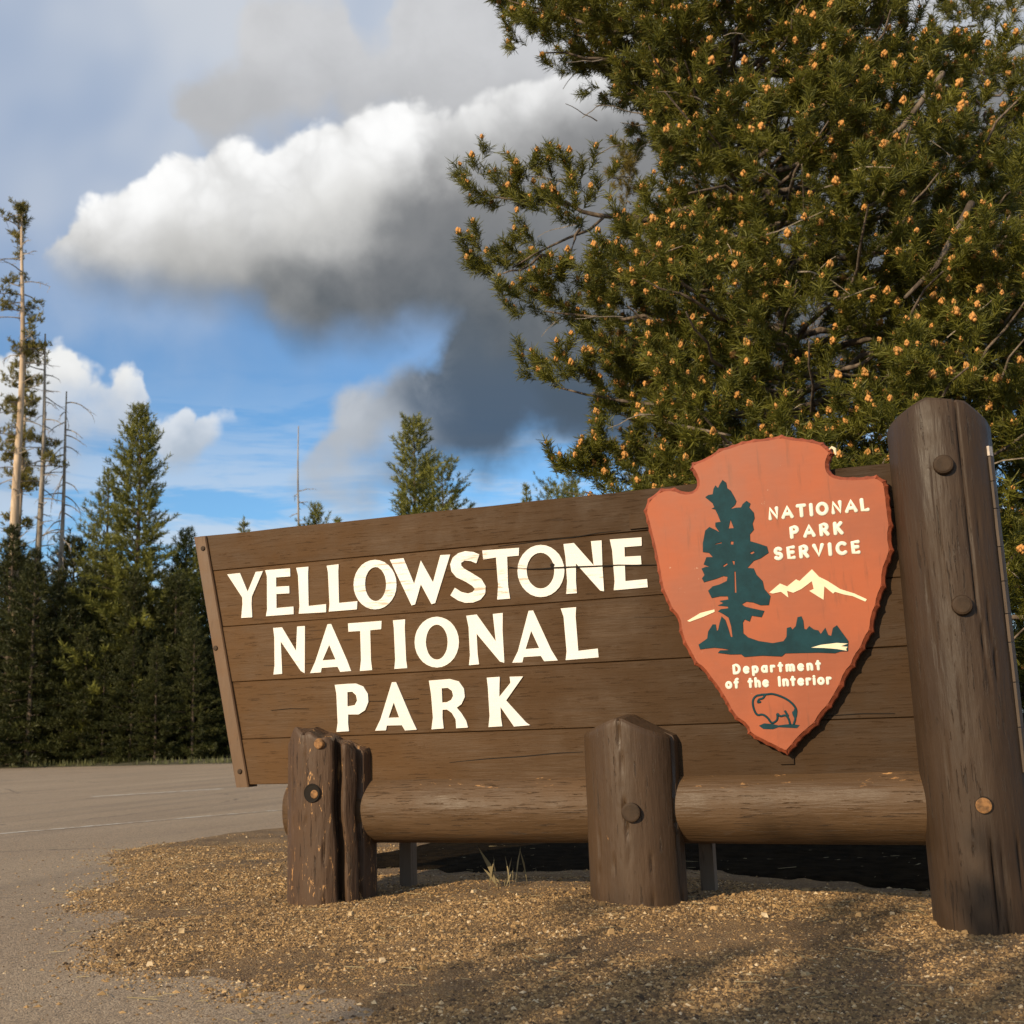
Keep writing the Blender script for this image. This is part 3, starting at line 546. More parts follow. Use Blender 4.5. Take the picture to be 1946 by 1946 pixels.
obj('ground', mesh_py('ground', [(-900,-900,-0.2),(900,-900,-0.2),(900,1500,-0.2),(-900,1500,-0.2)], [(0,1,2,3)], M_floor), kind='structure')
def far_edge(x): return 42.3-0.13*(x+41.6)
xs = np.unique(np.concatenate([np.linspace(-140, -8, 45), np.linspace(-8, 3, 56), np.linspace(3, 90, 30)]))
ys = np.linspace(0, 1, 60)
U, Vv = np.meshgrid(xs, ys)
Yg = -40+(far_edge(U)+40)*Vv
v = np.stack([U.ravel(), Yg.ravel(), (-0.03+fall(U)).ravel()], 1)
nx = len(xs); i = np.arange((nx-1)*(len(ys)-1)); r = i//(nx-1); cidx = i % (nx-1); a0 = r*nx+cidx
cx = v[a0][:, 0]*0.5+v[a0+nx+1][:, 0]*0.5; cy = v[a0][:, 1]*0.5+v[a0+nx+1][:, 1]*0.5
keep = sdist(cx, cy) < 1.6                       # open under the island's middle
fq = np.stack([a0, a0+1, a0+nx+1, a0+nx], 1)[keep]
obj('road', mesh_tri('road', v, fq, M_asph, True), kind='structure')
# forest floor rises a little from the far kerb of the road
X = np.linspace(-140, 90, 60); mb = MB()
for x0, x1 in zip(X[:-1], X[1:]):
    e0, e1 = far_edge(x0), far_edge(x1)
    mb.add([(x0,e0,-0.025),(x1,e1,-0.025),(x1,e1+2,0.12),(x0,e0+2,0.12)], [(0,1,2,3)])
    mb.add([(x0,e0+2,0.12),(x1,e1+2,0.12),(x1,e1+200,0.3),(x0,e0+200,0.3)], [(0,1,2,3)])
obj('forest_floor', mb.mesh('forest_floor', M_floor), kind='structure')
def stripe(name, a, b, w, z=-0.026):
    a = np.array(a); b = np.array(b); n = (b-a)/np.linalg.norm(b-a); n = np.array([-n[1], n[0]])*w/2
    return obj(name, mesh_py(name, [(*(a-n), z), (*(b-n), z), (*(b+n), z), (*(a+n), z)], [(0,1,2,3)], M_mark), kind='structure')
stripe('road_marking', (-14.44, 16.83), (-13.27, 19.05), 0.34)
stripe('road_edge_line', (-12.8, 2.0), (-6.4, 17.5), 0.13)
# gravel: fine sheet near the lens, coarse further off
xs = np.concatenate([np.linspace(-8.2, 2.0, 300), np.linspace(2.2, 15.5, 50)])
ys = np.concatenate([np.linspace(-0.8, 2.4, 25), np.linspace(2.45, 9.5, 240), np.linspace(9.7, 25.2, 60)])
obj('gravel_shoulder', grid_mesh('gravel_shoulder', xs, ys, gravel_z, M_gravel), kind='structure')

M_shade_soil = plain('shade_dark_soil', (0.016, 0.011, 0.006), 1.0, 0.5, 9.0, 0.9, 0.03, 0.02)  # near-black ground sheet, its colour deepens the shade behind the sign
def shade_soil_z(x, y): return gravel_z(x, y)-0.02+0.032*sstep(y-6.82-0.12*np.sin(2.6*x)-0.05*np.sin(7*x), 0, 0.4)
obj('shade_soil', grid_mesh('shade_soil', np.linspace(-4.1, 13, 90), np.concatenate([np.linspace(6.6, 9, 40), np.linspace(9.3, 24, 30)]), shade_soil_z, M_shade_soil), kind='structure')
CUBE = np.array([(-1,-1,-1),(1,-1,-1),(1,1,-1),(-1,1,-1),(-1,-1,1),(1,-1,1),(1,1,1),(-1,1,1)], float)
CUBE[4:] *= (0.68, 0.68, 0.9)
CQ = np.array([(4,5,6,7),(0,1,5,4),(1,2,6,5),(2,3,7,6),(3,0,4,7)])
PYR = np.array([(-1,-1,-0.6),(1,-1,-0.6),(1,1,-0.6),(-1,1,-0.6),(0.1,-0.1,0.9)], float)
PT = np.array([(0,1,4),(1,2,4),(2,3,4),(3,0,4)])
def pebbles(n, xr, yr, dens, med, smax, tmean=0.5, CUBE=CUBE, CQ=CQ):
    x = rng.uniform(*xr, n); y = rng.uniform(*yr, n)
    k = rng.random(n) < dens(x, y); x, y = x[k], y[k]; n = len(x)
    s = np.clip(np.exp(rng.normal(np.log(med), 0.5, n)), 0.002, smax)
    z = np.maximum(gravel_z(x, y), -0.03+fall(x))
    a = rng.uniform(0, 6.28, n); ca, sa = np.cos(a), np.sin(a)
    V = CUBE[None]*(1+rng.uniform(-0.42, 0.42, (n, len(CUBE), 3)))*s[:, None, None]*np.stack([rng.uniform(0.7,1.5,n), rng.uniform(0.7,1.1,n), rng.uniform(0.4,0.85,n)], 1)[:, None, :]
    V = np.stack([V[..., 0]*ca[:, None]-V[..., 1]*sa[:, None], V[..., 0]*sa[:, None]+V[..., 1]*ca[:, None], V[..., 2]], 2)
    V += np.stack([x, y, z+s*0.42], 1)[:, None, :]
    F = CQ[None]+len(CUBE)*np.arange(n)[:, None, None]
    t = np.clip(rng.normal(tmean, 0.27, n), 0, 1)
    return V.reshape(-1, 3), F.reshape(-1, F.shape[-1]), np.repeat(t, len(CUBE))
def in_view(x, y, pad=0.35):
    """inside the wedge of ground the photograph covers (plus a margin)"""
    return (x > -0.98*y-pad) & (x < 0.13*y+pad)
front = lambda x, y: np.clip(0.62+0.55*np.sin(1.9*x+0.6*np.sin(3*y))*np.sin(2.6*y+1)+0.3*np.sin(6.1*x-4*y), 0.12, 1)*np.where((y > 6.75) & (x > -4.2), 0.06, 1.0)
def add_gravel(name, parts):
    off = 0; VV, FF, TT = [], [], []
    for a, b, t in parts:
        VV.append(a); FF.append(b+off); TT.append(t); off += len(a)
    obj(name, mesh_tri(name, np.vstack(VV), np.vstack(FF), M_stone, False, np.concatenate(TT)), kind='stuff')
add_gravel('gravel', [pebbles(760000, (-8, 1.8), (2.6, 8.6), lambda x, y: front(x, y)*in_view(x, y)*sstep(sdist(x, y), -0.06, 0.10)*np.clip(1.35-0.16*(y-2.7), 0.2, 1), 0.0031, 0.0092, 0.40, PYR, PT),
    pebbles(22000, (-8, 0.5), (2.6, 9.0), lambda x, y: in_view(x, y)*(sdist(x, y) < 0)*np.exp(np.minimum(sdist(x, y), 0)/0.3), 0.0036, 0.012, 0.5, PYR, PT)])
add_gravel('gravel', [pebbles(6500, (-8, 1.8), (2.8, 9.5), lambda x, y: front(x, y)*in_view(x, y)*sstep(sdist(x, y), -0.1, 0.2), 0.0052, 0.016, 0.6)])

def blades(pts, hmin, hmax, w, lean=0.35):
    n = len(pts); h = rng.uniform(hmin, hmax, n); a = rng.uniform(0, 6.28, n)
    dx, dy = np.cos(a), np.sin(a); l = rng.uniform(0.05, lean, n)*h
    p = np.asarray(pts, float)
    V = np.stack([p+np.stack([-dy*w, dx*w, 0*h], 1), p+np.stack([dy*w, -dx*w, 0*h], 1),
                  p+np.stack([dx*l*0.35+dy*w*0.7, dy*l*0.35-dx*w*0.7, h*0.6], 1), p+np.stack([dx*l, dy*l, h], 1)], 1)
    F = np.concatenate([np.stack([4*np.arange(n)+k for k in q], 1) for q in ((0, 1, 2), (0, 2, 3))])
    return V.reshape(-1, 3), F, np.repeat(rng.random(n), 4)
n = 4500
x = rng.uniform(-75, -20, n); dy = np.abs(rng.normal(0, 1.3, n))+0.05
clump = (np.sin(x*1.7)+np.sin(x*4.3+1)+np.sin(x*0.6)) > -0.3
x, dy = x[clump], dy[clump]
v, f, t = blades(np.stack([x, far_edge(x)+dy, 0*x], 1), 0.08, 0.36, 0.025)
obj('verge_grass', mesh_tri('verge_grass', v, f, M_grass, False, t), kind='stuff')
n = 2600
x = rng.uniform(-8, 1.8, n); y = rng.uniform(2.8, 8.5, n); k = in_view(x, y) & (sdist(x, y) > -0.15) & (np.sin(2.1*x+y)+np.sin(3.3*y-x) > rng.uniform(-2.2, 1.2, n)); x, y = x[k], y[k]; n = len(x)
a = rng.uniform(0, 6.28, n); L = np.clip(np.exp(rng.normal(np.log(0.022), 0.5, n)), 0.01, 0.09); w = 0.0007+0.02*L
z = np.maximum(gravel_z(x, y), -0.03+fall(x))+0.006
dx, dy = np.cos(a)*L, np.sin(a)*L; px, py = -np.sin(a)*w, np.cos(a)*w
V = np.stack([np.stack([x-dx-px, y-dy-py, z], 1), np.stack([x+dx-px, y+dy-py, z+0.004], 1), np.stack([x+dx+px, y+dy+py, z+0.004], 1), np.stack([x-dx+px, y-dy+py, z], 1), np.stack([x-dx, y-dy, z+w*1.6], 1), np.stack([x+dx, y+dy, z+w*1.6+0.004], 1)], 1).reshape(-1, 3)
F = np.concatenate([np.stack([6*np.arange(n)+q for q in f], 1) for f in ((0, 1, 5, 4), (3, 4, 5, 2))])
obj('pine_litter', mesh_tri('pine_litter', V, F, M_dry, False, np.repeat(rng.random(n), 6)), kind='stuff')

# ------------------------------------------------------------------ the park sign
YB = 5.85
sign = thing('park_entrance_sign', (-2.0, YB, 0), 'brown timber park entrance sign with white lettering, terracotta arrowhead plaque and log posts', 'sign')
O = Vector((2.0, -YB, 0))
def sp(name, me, parent=None, loc=None, label=None, origin=None):
    """part of the sign: its mesh is written in world metres and shifted to its parent's frame"""
    o = obj(name, me, parent or sign, None, label)
    if loc is None: o.location = O if parent is None or parent is sign else (0, 0, 0)
    else: o.location = loc
    return o
def left_x(z): return -3.974-(z-0.588)*(0.327/1.503)
ZS = [0.60, 0.860, 1.195, 1.527, 1.872, 2.094]
for k in range(5):
    z0, z1 = ZS[k]+0.0014, ZS[k+1]-0.0014
    dz = (0, 0.004, 0, 0.003, 0.001)[k]
    nx = 40; mb = MB(); X = np.linspace(0, 1, nx); V = []; F = []
    up = 0.006*np.interp(X, np.linspace(0, 1, 15), rng.uniform(-0.5, 0.5, 15)) if k == 4 else 0.0018*np.interp(X, np.linspace(0, 1, 15), rng.uniform(-0.7, 0.4, 15))
    for j, t in enumerate(X):
        ub = up[j]
        xa, xb = left_x(z0)+0.03, left_x(z1)+0.03
        x0 = xa+(0.22-xa)*t; x1 = xb+(0.22-xb)*t
        y0 = YB+dz; b = 0.0032
        V += [(x0, y0+0.055, z0-(0.009 if k else 0)), (x0, y0+b, z0), (x0, y0, z0+b), (x1, y0, z1-b+ub), (x1, y0+b, z1+ub), (x1, y0+0.055, z1+ub)]
    for j in range(nx-1):
        for q in range(6):
            q2 = (q+1) % 6
            F.append((j*6+q, (j+1)*6+q, (j+1)*6+q2, j*6+q2))
    F.append((5,4,3,2,1,0)[::-1]); F.append(tuple((nx-1)*6+q for q in range(6))[::-1])
    sp('plank', mesh_py('plank', V, F, M_plank))
# slanted end strip
z0, z1, w = 0.586, 2.091, 0.086
a, b = left_x(z0), left_x(z1)
mb = MB(); yf, ybk = YB-0.016, YB+0.075
for (xa, za, xb, zb, y0, y1) in ((a, z0, b, z1, yf+0.004, ybk),):
    q = 0.006
    prof = [(0, ybk), (0, yf+q), (q, yf), (w-q, yf), (w, yf+q), (w, ybk)]
    V = [(xa+p[0], p[1], za+p[0]*0.02) for p in prof]+[(xb+p[0], p[1], zb-q) for p in prof]+[(xb+q+(p[0]-q)*0.97, max(p[1], yf+q), zb) for p in prof]
    F = []
    for lv in (0, 6):
        for i in range(6):
            j = (i+1) % 6; F.append((lv+i, lv+j, lv+6+j, lv+6+i))
    F.append((5,4,3,2,1,0)); F.append((12,13,14,15,16,17))
    mb.add(V, F)
strip = sp('edge_strip', mb.mesh('edge_strip', M_strip))
def button(x, y, z, r, h, mat, name, parent, n=16, dome=0.6):
    V = []; F = []
    for rr, yy in ((r, y+0.03), (r, y-h*0.6), (r*0.9, y-h*0.9), (r*dome, y-h)):
        V += [(x+rr*math.cos(2*math.pi*k/n), yy, z+rr*math.sin(2*math.pi*k/n)) for k in range(n)]
    for l in range(3):
        for k in range(n): F.append((l*n+k, l*n+(k+1) % n, (l+1)*n+(k+1) % n, (l+1)*n+k))
    F.append(tuple(3*n+k for k in range(n)))
    F = [tuple(reversed(q)) for q in F]
    return sp(name, mesh_py(name, V, F, mat, False), parent)
for x, z in ((-4.23, 2.013), (-4.127, 1.401), (-3.946, 0.677)): button(x, yf, z, 0.015, 0.008, M_plug, 'screw', strip, 12)
# mounting blocks peeping out behind the plaque
for (x0, x1, za, zb) in ((-1.545, -1.30, 1.885, 1.972), (-0.852, -0.786, 0.655, 0.75)):
    mb = MB(); mb.box(x0, x1, YB-0.012, YB+0.01, za, zb); sp('mounting_block', mb.mesh('mounting_block', M_plank))
# letters of the three lines, cut in low relief
for i, (ch, loops) in enumerate(LETTERS):
    loops = [inset(lp, -0.0035 if q == 0 else 0.0025) for q, lp in enumerate(loops)]
    v, f = slab(loops, YB-0.004, YB+0.007)
    me = mesh_py('letter', v, f, M_letterw if i in (4, 6, 7, 8, 9, 10) else M_letter)
    sp('letter', me)
# the long check that opened through the second plank and the letters
def sliver(pts, hw, y0, y1):
    up = [(x, z+h) for (x, z), h in zip(pts, hw)]; dn = [(x, z-h) for (x, z), h in zip(pts, hw)][::-1]
    return slab([dn+up[::1]] if False else [up+dn], y0, y1)
CR = [(-2.245,1.742),(-2.169,1.724),(-2.10,1.717),(-2.043,1.714),(-1.983,1.7135),(-1.93,1.711),(-1.884,1.710),(-1.81,1.706),(-1.748,1.703),(-1.62,1.699),(-1.50,1.690),(-1.40,1.684)]
v, f = sliver(CR, [0.0006,0.0012,0.002,0.003,0.0045,0.005,0.0045,0.0045,0.0042,0.0036,0.002,0.0008], YB-0.0052, YB+0.002)
sp('crack', mesh_py('crack', v, f, M_dark))
v, f = slab([[(-1.987+0.012*math.cos(t)*(1+0.2*math.sin(3*t)), 1.7265+0.013*math.sin(t)) for t in np.linspace(0, 2*math.pi, 14, endpoint=False)]], YB-0.0055, YB+0.002)
sp('knot_hole', mesh_py('knot_hole', v, f, M_dark))
for CR, hmax in (([(-2.55,1.745),(-2.40,1.738),(-2.30,1.735),(-2.2,1.731)], 0.0016), ([(-2.30,1.86),(-2.05,1.868),(-1.85,1.872),(-1.72,1.882),(-1.6,1.884)], 0.0022),
                 ([(-2.62,0.70),(-2.4,0.715),(-2.2,0.722),(-2.0,0.735),(-1.86,0.738)], 0.003), ([(-3.8,1.28),(-3.6,1.275),(-3.45,1.28)], 0.0016),
                 ([(-1.55,1.42),(-1.4,1.41),(-1.3,1.42),(-1.2,1.43)], 0.0014), ([(-3.2,1.05),(-3.0,1.045),(-2.8,1.05)], 0.0013), ([(-3.75,1.02),(-3.62,1.026),(-3.5,1.02)], 0.0014), ([(-0.62,0.88),(-0.45,0.885),(-0.3,0.88)], 0.002)):
    n = len(CR); v, f = sliver(CR, [hmax*(0.25+0.75*math.sin(math.pi*(j+0.5)/n)) for j in range(n)], YB-0.0006, YB+0.006)
    sp('crack', mesh_py('crack', v, f, M_dark))
# paint flakes lost along seams
# log beam under the board
nx, n = 60, 40; V = []; F = []
Xb = np.linspace(-3.62, 0.0, nx)
for x in Xb:
    for k in range(n):
        t = 2*math.pi*k/n
        r = 0.186*(1+0.012*math.sin(3*t+1.3*x)+0.008*math.sin(7*t-2*x)+0.006*math.sin(2.1*x))
        V.append((x, YB+0.10+r*math.cos(t), 0.455+r*math.sin(t)))
for i in range(nx-1):
    for k in range(n): F.append((i*n+k, i*n+(k+1) % n, (i+1)*n+(k+1) % n, (i+1)*n+k))
F = [tuple(reversed(q)) for q in F]
F.append(tuple(range(n))); F.append(tuple((nx-1)*n+k for k in range(n))[::-1])
sp('log_beam', mesh_py('log_beam', V, F, M_beam, True))

def log_post(cx, r, zfun, z0, mat, cracks, label, taper=0.0, cy=YB, wob=0.012, seed=0):
    r0 = np.random.default_rng(seed); ph = r0.uniform(0, 6.28, 6)
    th = np.linspace(0, 2*math.pi, 150, endpoint=False)
    lev = np.concatenate([np.linspace(0, 0.985, 44), [1.0]])
    V = []
    def rad(t, u):
        q = r*(1-taper*u)*(1+wob*(np.sin(2*t+ph[0])+0.6*np.sin(3*t+ph[1]+1.4*u)+0.35*np.sin(5*t+ph[2]-2*u)+0.25*np.sin(9*t+ph[3]+u)))
        for (t0, wd, dp, u0, u1) in cracks:
            tt = t0+0.05*math.sin(5*u+t0)+0.02*math.sin(17*u)
            dlt = (t-tt+math.pi) % (2*math.pi)-math.pi
            q = q-dp*np.exp(-(dlt/wd)**4)*sstep(np.array(u), u0, u0+0.06)*(1-sstep(np.array(u), u1-0.06, u1+1e-6) if u1 < 1 else 1)
        return q
    for u in lev:
        q = rad(th, u)*(0.972 if u == 1.0 else 1)
        x = cx+q*np.sin(th); y = cy-q*np.cos(th)
        zt = np.array([zfun(a, b) for a, b in zip(x-cx, y-cy)])
        uu = u if u < 1 else 1.0
        z = z0+(zt-0.012-z0)*uu/0.985 if u < 0.99 else zt
        V.append(np.stack([x, y, z], 1))
    n = len(th)
    for s in (0.7, 0.4, 0.12):
        q = rad(th, 1.0)*0.972*s; x = cx+q*np.sin(th); y = cy-q*np.cos(th)
        V.append(np.stack([x, y, np.array([zfun(a, b) for a, b in zip(x-cx, y-cy)])], 1))
    L = len(V); V = np.vstack(V); F = []
    for i in range(L-1):
        for k in range(n): F.append((i*n+k, i*n+(k+1) % n, (i+1)*n+(k+1) % n, (i+1)*n+k))
    F.append(tuple((L-1)*n+k for k in range(n)))
    me = mesh_py('log_post', V, F, mat, True)
    me.polygons.foreach_set('use_smooth', [i < 43*n for i in range(len(F))])
    return sp('log_post', me, label=label)
# tall post, right end
tall = log_post(0.021, 0.238, lambda a, b: 2.338-0.44*max(0, -a-0.04)-0.12*max(0, a+0.04)-0.80*max(0, a-0.13)-0.006*math.sin(13*a), -0.25, M_post,
                [(0.42, 0.016, 0.022, 0.45, 1.0), (0.30, 0.02, 0.03, 0.02, 0.22), (0.12, 0.022, 0.04, 0.05, 0.24), (0.62, 0.014, 0.014, 0.1, 0.8), (-0.15, 0.012, 0.012, 0.3, 0.95), (1.1, 0.015, 0.02, 0.1, 0.9), (-0.5, 0.012, 0.012, 0.2, 0.7)],
                'tall dark brown log post at the high end of the sign', seed=3)
midp = log_post(-1.596, 0.240, lambda a, b: 0.922-0.45*max(0, abs(a)-0.02)-0.012*math.sin(7*a)+0.095*b, -0.2, M_postm,
                [(0.05, 0.016, 0.03, 0.35, 1.0), (1.25, 0.03, 0.04, 0.0, 1.0), (-0.7, 0.014, 0.016, 0.1, 0.6), (0.5, 0.014, 0.014, 0.0, 0.45), (-0.3, 0.013, 0.012, 0.05, 0.5)], 'short brown log post with a roof-cut top, under the plaque', seed=5)
def ragged(a, b): return 0.905-0.62*max(0, -a-0.10)-0.42*max(0, a+0.06)+0.010*math.sin(61*a+20*b)+0.008*math.sin(37*b-25*a)
lowp = log_post(-3.345, 0.246, ragged, -0.2, M_postw,
                [(0.70, 0.085, 0.11, 0.0, 1.0), (1.22, 0.06, 0.06, 0.1, 1.0), (-0.1, 0.014, 0.02, 0.5, 1.0), (0.28, 0.012, 0.022, 0.0, 0.5), (-0.55, 0.012, 0.016, 0.2, 0.8)],
                'weathered split log post with peeling paint at the low end', wob=0.018, seed=8)
for x, z in ((0.030, 2.005), (0.047, 1.350)): button(x, 5.617, z, 0.047, 0.035, M_plug, 'bolt_head', tall, 20, 0.7)
button(-3.285, 5.612, 0.822, 0.030, 0.020, M_rust, 'bolt_head', lowp, 16, 0.8)
def socket(x, y, z, r, mat_in, parent, name='bolt_hole'):
    """counterbored hole: dark ring with the bolt end inside"""
    V = []; F = []; n = 20
    for rr, yy in ((r*1.12, y-0.001), (r*1.04, y-0.006), (r*0.94, y-0.004), (r*0.86, y-0.0035)):
        V += [(x+rr*math.cos(2*math.pi*k/n), yy, z+rr*math.sin(2*math.pi*k/n)) for k in range(n)]
    for l in range(3):
        for k in range(n): F.append((l*n+k, (l+1)*n+k, (l+1)*n+(k+1) % n, l*n+(k+1) % n))
    F.append(tuple(3*n+k for k in range(n)))
    h = sp(name, mesh_py(name, V, [tuple(q) for q in F], M_dark), parent)
    button(x+r*0.34, y-0.002, z-r*0.12, r*0.5, 0.006, mat_in, 'bolt_end', parent, 14, 0.7)
socket(-3.325, 5.597, 0.561, 0.046, M_rust, lowp)
button(0.048, 5.614, 0.468, 0.040, 0.004, M_dark, 'bolt_ring', tall, 20, 0.86)
button(0.048, 5.611, 0.468, 0.034, 0.004, M_rust, 'bolt_end', tall, 16, 0.8)
button(-1.552, 5.606, 0.448, 0.047, 0.008, M_plug, 'bolt_head', midp, 18, 0.8)
# jointed lath running down the side of the tall post
zs = [2.10, 2.05, 1.93, 1.80, 1.62, 1.46, 1.31, 1.18, 1.0, 0.8, 0.6]
ta = math.radians(63); en = np.array([math.sin(ta), -math.cos(ta)]); et = np.array([math.cos(ta), math.sin(ta)])
for i in range(len(zs)-1):
    w = 0.017 if i < 1 else 0.014; q = np.array([0.021, YB])+en*0.240
    cs = [q-en*0.02-et*w, q-en*0.02+et*w, q+en*0.011+et*w, q+en*0.011-et*w]
    V = [(*p, zs[i+1]+0.002) for p in cs]+[(*p, zs[i]-0.002) for p in cs]
    F = [(0,3,2,1),(4,5,6,7),(0,1,5,4),(1,2,6,5),(2,3,7,6),(3,0,4,7)]
    sp('lath', mesh_py('lath', V, F, M_lathw if i == 0 else M_lath), label='bare pale top length of the lath' if i == 0 else None)
# braces behind
for x in (-1.335, -3.10):
    mb = MB(); mb.box(x-0.037, x+0.037, 6.26, 6.34, -0.2, 1.35); sp('rear_brace', mb.mesh('rear_brace', M_brace))
    mb = MB(); mb.box(x-0.03, x+0.03, 5.91, 6.259, 1.2, 1.28); sp('brace_arm', mb.mesh('brace_arm', M_brace))

# ------------------------------------------------------------------ arrowhead plaque
YE = YB-0.075
plaque = obj('arrowhead_plaque', None, sign, O, 'terracotta arrowhead plaque with a dark tree, snowy peak and bison')
def smooth_loop(p, k=2):
    P = np.array(p, float)
    for _ in range(k):
        Q = np.roll(P, -1, 0); P = np.stack([P*0.75+Q*0.25, P*0.25+Q*0.75], 1).reshape(-1, 2)
    return [tuple(q) for q in P]
outer = []                         # shallow flaked scallops along the rim
_in = inset(EMB_OUT, 1.0)
for i, p in enumerate(EMB_OUT):
    q = EMB_OUT[(i+1) % len(EMB_OUT)]; L_ = math.hypot(q[0]-p[0], q[1]-p[1])
    outer.append(p)
    if L_ > 0.022:
        a_, b_ = (q[1]-p[1])/L_, -(q[0]-p[0])/L_
        sg_ = 1 if sum(EMB_OUT[k][0]*EMB_OUT[k-1][1]-EMB_OUT[k-1][0]*EMB_OUT[k][1] for k in range(len(EMB_OUT))) > 0 else -1
        for t_ in (0.33, 0.67): outer.append((p[0]+(q[0]-p[0])*t_+sg_*a_*0.0045, p[1]+(q[1]-p[1])*t_+sg_*b_*0.0045))
face = inset(smooth_loop(EMB_OUT, 1), 0.023)
v, f = slab([face], YE, YE+0.02)
sp('plaque_face', mesh_py('plaque_face', v, f, M_terra), plaque)
mid_ = inset(outer, 0.003); n = len(outer); V = []; F = []
for ring, y in ((inset(outer, 0.011), YB-0.018), (outer, YB-0.026), (outer, YB-0.050), (mid_, YE+0.016), (inset(outer, 0.020), YE+0.0012), (inset(outer, 0.029), YE+0.006)):
    V += [(p[0], y, p[1]) for p in ring]
area = sum(outer[i][0]*outer[(i+1) % n][1]-outer[(i+1) % n][0]*outer[i][1] for i in range(n))
for l in range(5):
    for k in range(n):
        q = (l*n+k, l*n+(k+1) % n, (l+1)*n+(k+1) % n, (l+1)*n+k)
        F.append(q if area > 0 else q[::-1])
F.append(tuple(range(n)) if area < 0 else tuple(range(n))[::-1])
sp('scalloped_edge', mesh_py('scalloped_edge', V, F, M_edge), plaque)
for x, z in ((-1.2, 1.7), (-0.5, 1.7), (-0.8, 1.0)):
    mb = MB(); mb.box(x-0.05, x+0.05, YB-0.022, YB+0.004, z-0.05, z+0.05); sp('standoff', mb.mesh('standoff', M_dark), plaque)
def relief(name, loops, mat, h=0.003, rnd=1):
    v, f = slab([smooth_loop(l, rnd) if rnd else l for l in loops], YE-h, YE+0.004)
    return sp(name, mesh_py(name, v, f, mat), plaque)
def strokes(name, lines, r, mat, y, sq=0.5, n=8):
    mb = MB()
    for ln in lines: mb.tube([(p[0], y, p[1]) for p in ln], r, n, (sq, y))
    return sp(name, mb.mesh(name, mat, True), plaque)
def soften(p):
    P = np.array(p, float)
    for _ in range(2):
        if len(P) > 2: P = np.vstack([P[:1], np.stack([P[:-1]*0.75+P[1:]*0.25, P[:-1]*0.25+P[1:]*0.75], 1).reshape(-1, 2), P[-1:]])
    return [tuple(q) for q in P]
def closed(l): return list(l)+[l[0], l[1]]
relief('tree_emblem', [EMB_TREE]+EMB_HOLES, M_teal, 0.003, 0)
strokes('tree_outline', [closed(l) for l in [EMB_TREE]+EMB_HOLES], 0.0017, M_line, YE-0.0016, 0.8, 6)
relief('mountain_emblem', [EMB_MTN], M_cream, 0.003, 0)
relief('mountain_emblem', [EMB_MTN2], M_cream, 0.003, 0)
relief('river_emblem', [EMB_RIV], M_cream, 0.0046, 0)
strokes('bison_emblem', [soften(b) for b in BISON], 0.0054, M_teal, YE-0.001, 0.5, 8)
relief('bison_ground', [EMB_BASE], M_teal, 0.002, 0)
relief('bison_tail', [[(-0.752,0.925),(-0.742,0.908),(-0.748,0.878),(-0.757,0.868),(-0.766,0.900)]], M_teal, 0.0035, 1)
def arc(cx, cy, rx, ry, a0, a1, n=9):
    return [(cx+rx*math.cos(math.radians(a0+(a1-a0)*i/(n-1))), cy+ry*math.sin(math.radians(a0+(a1-a0)*i/(n-1)))) for i in range(n)]
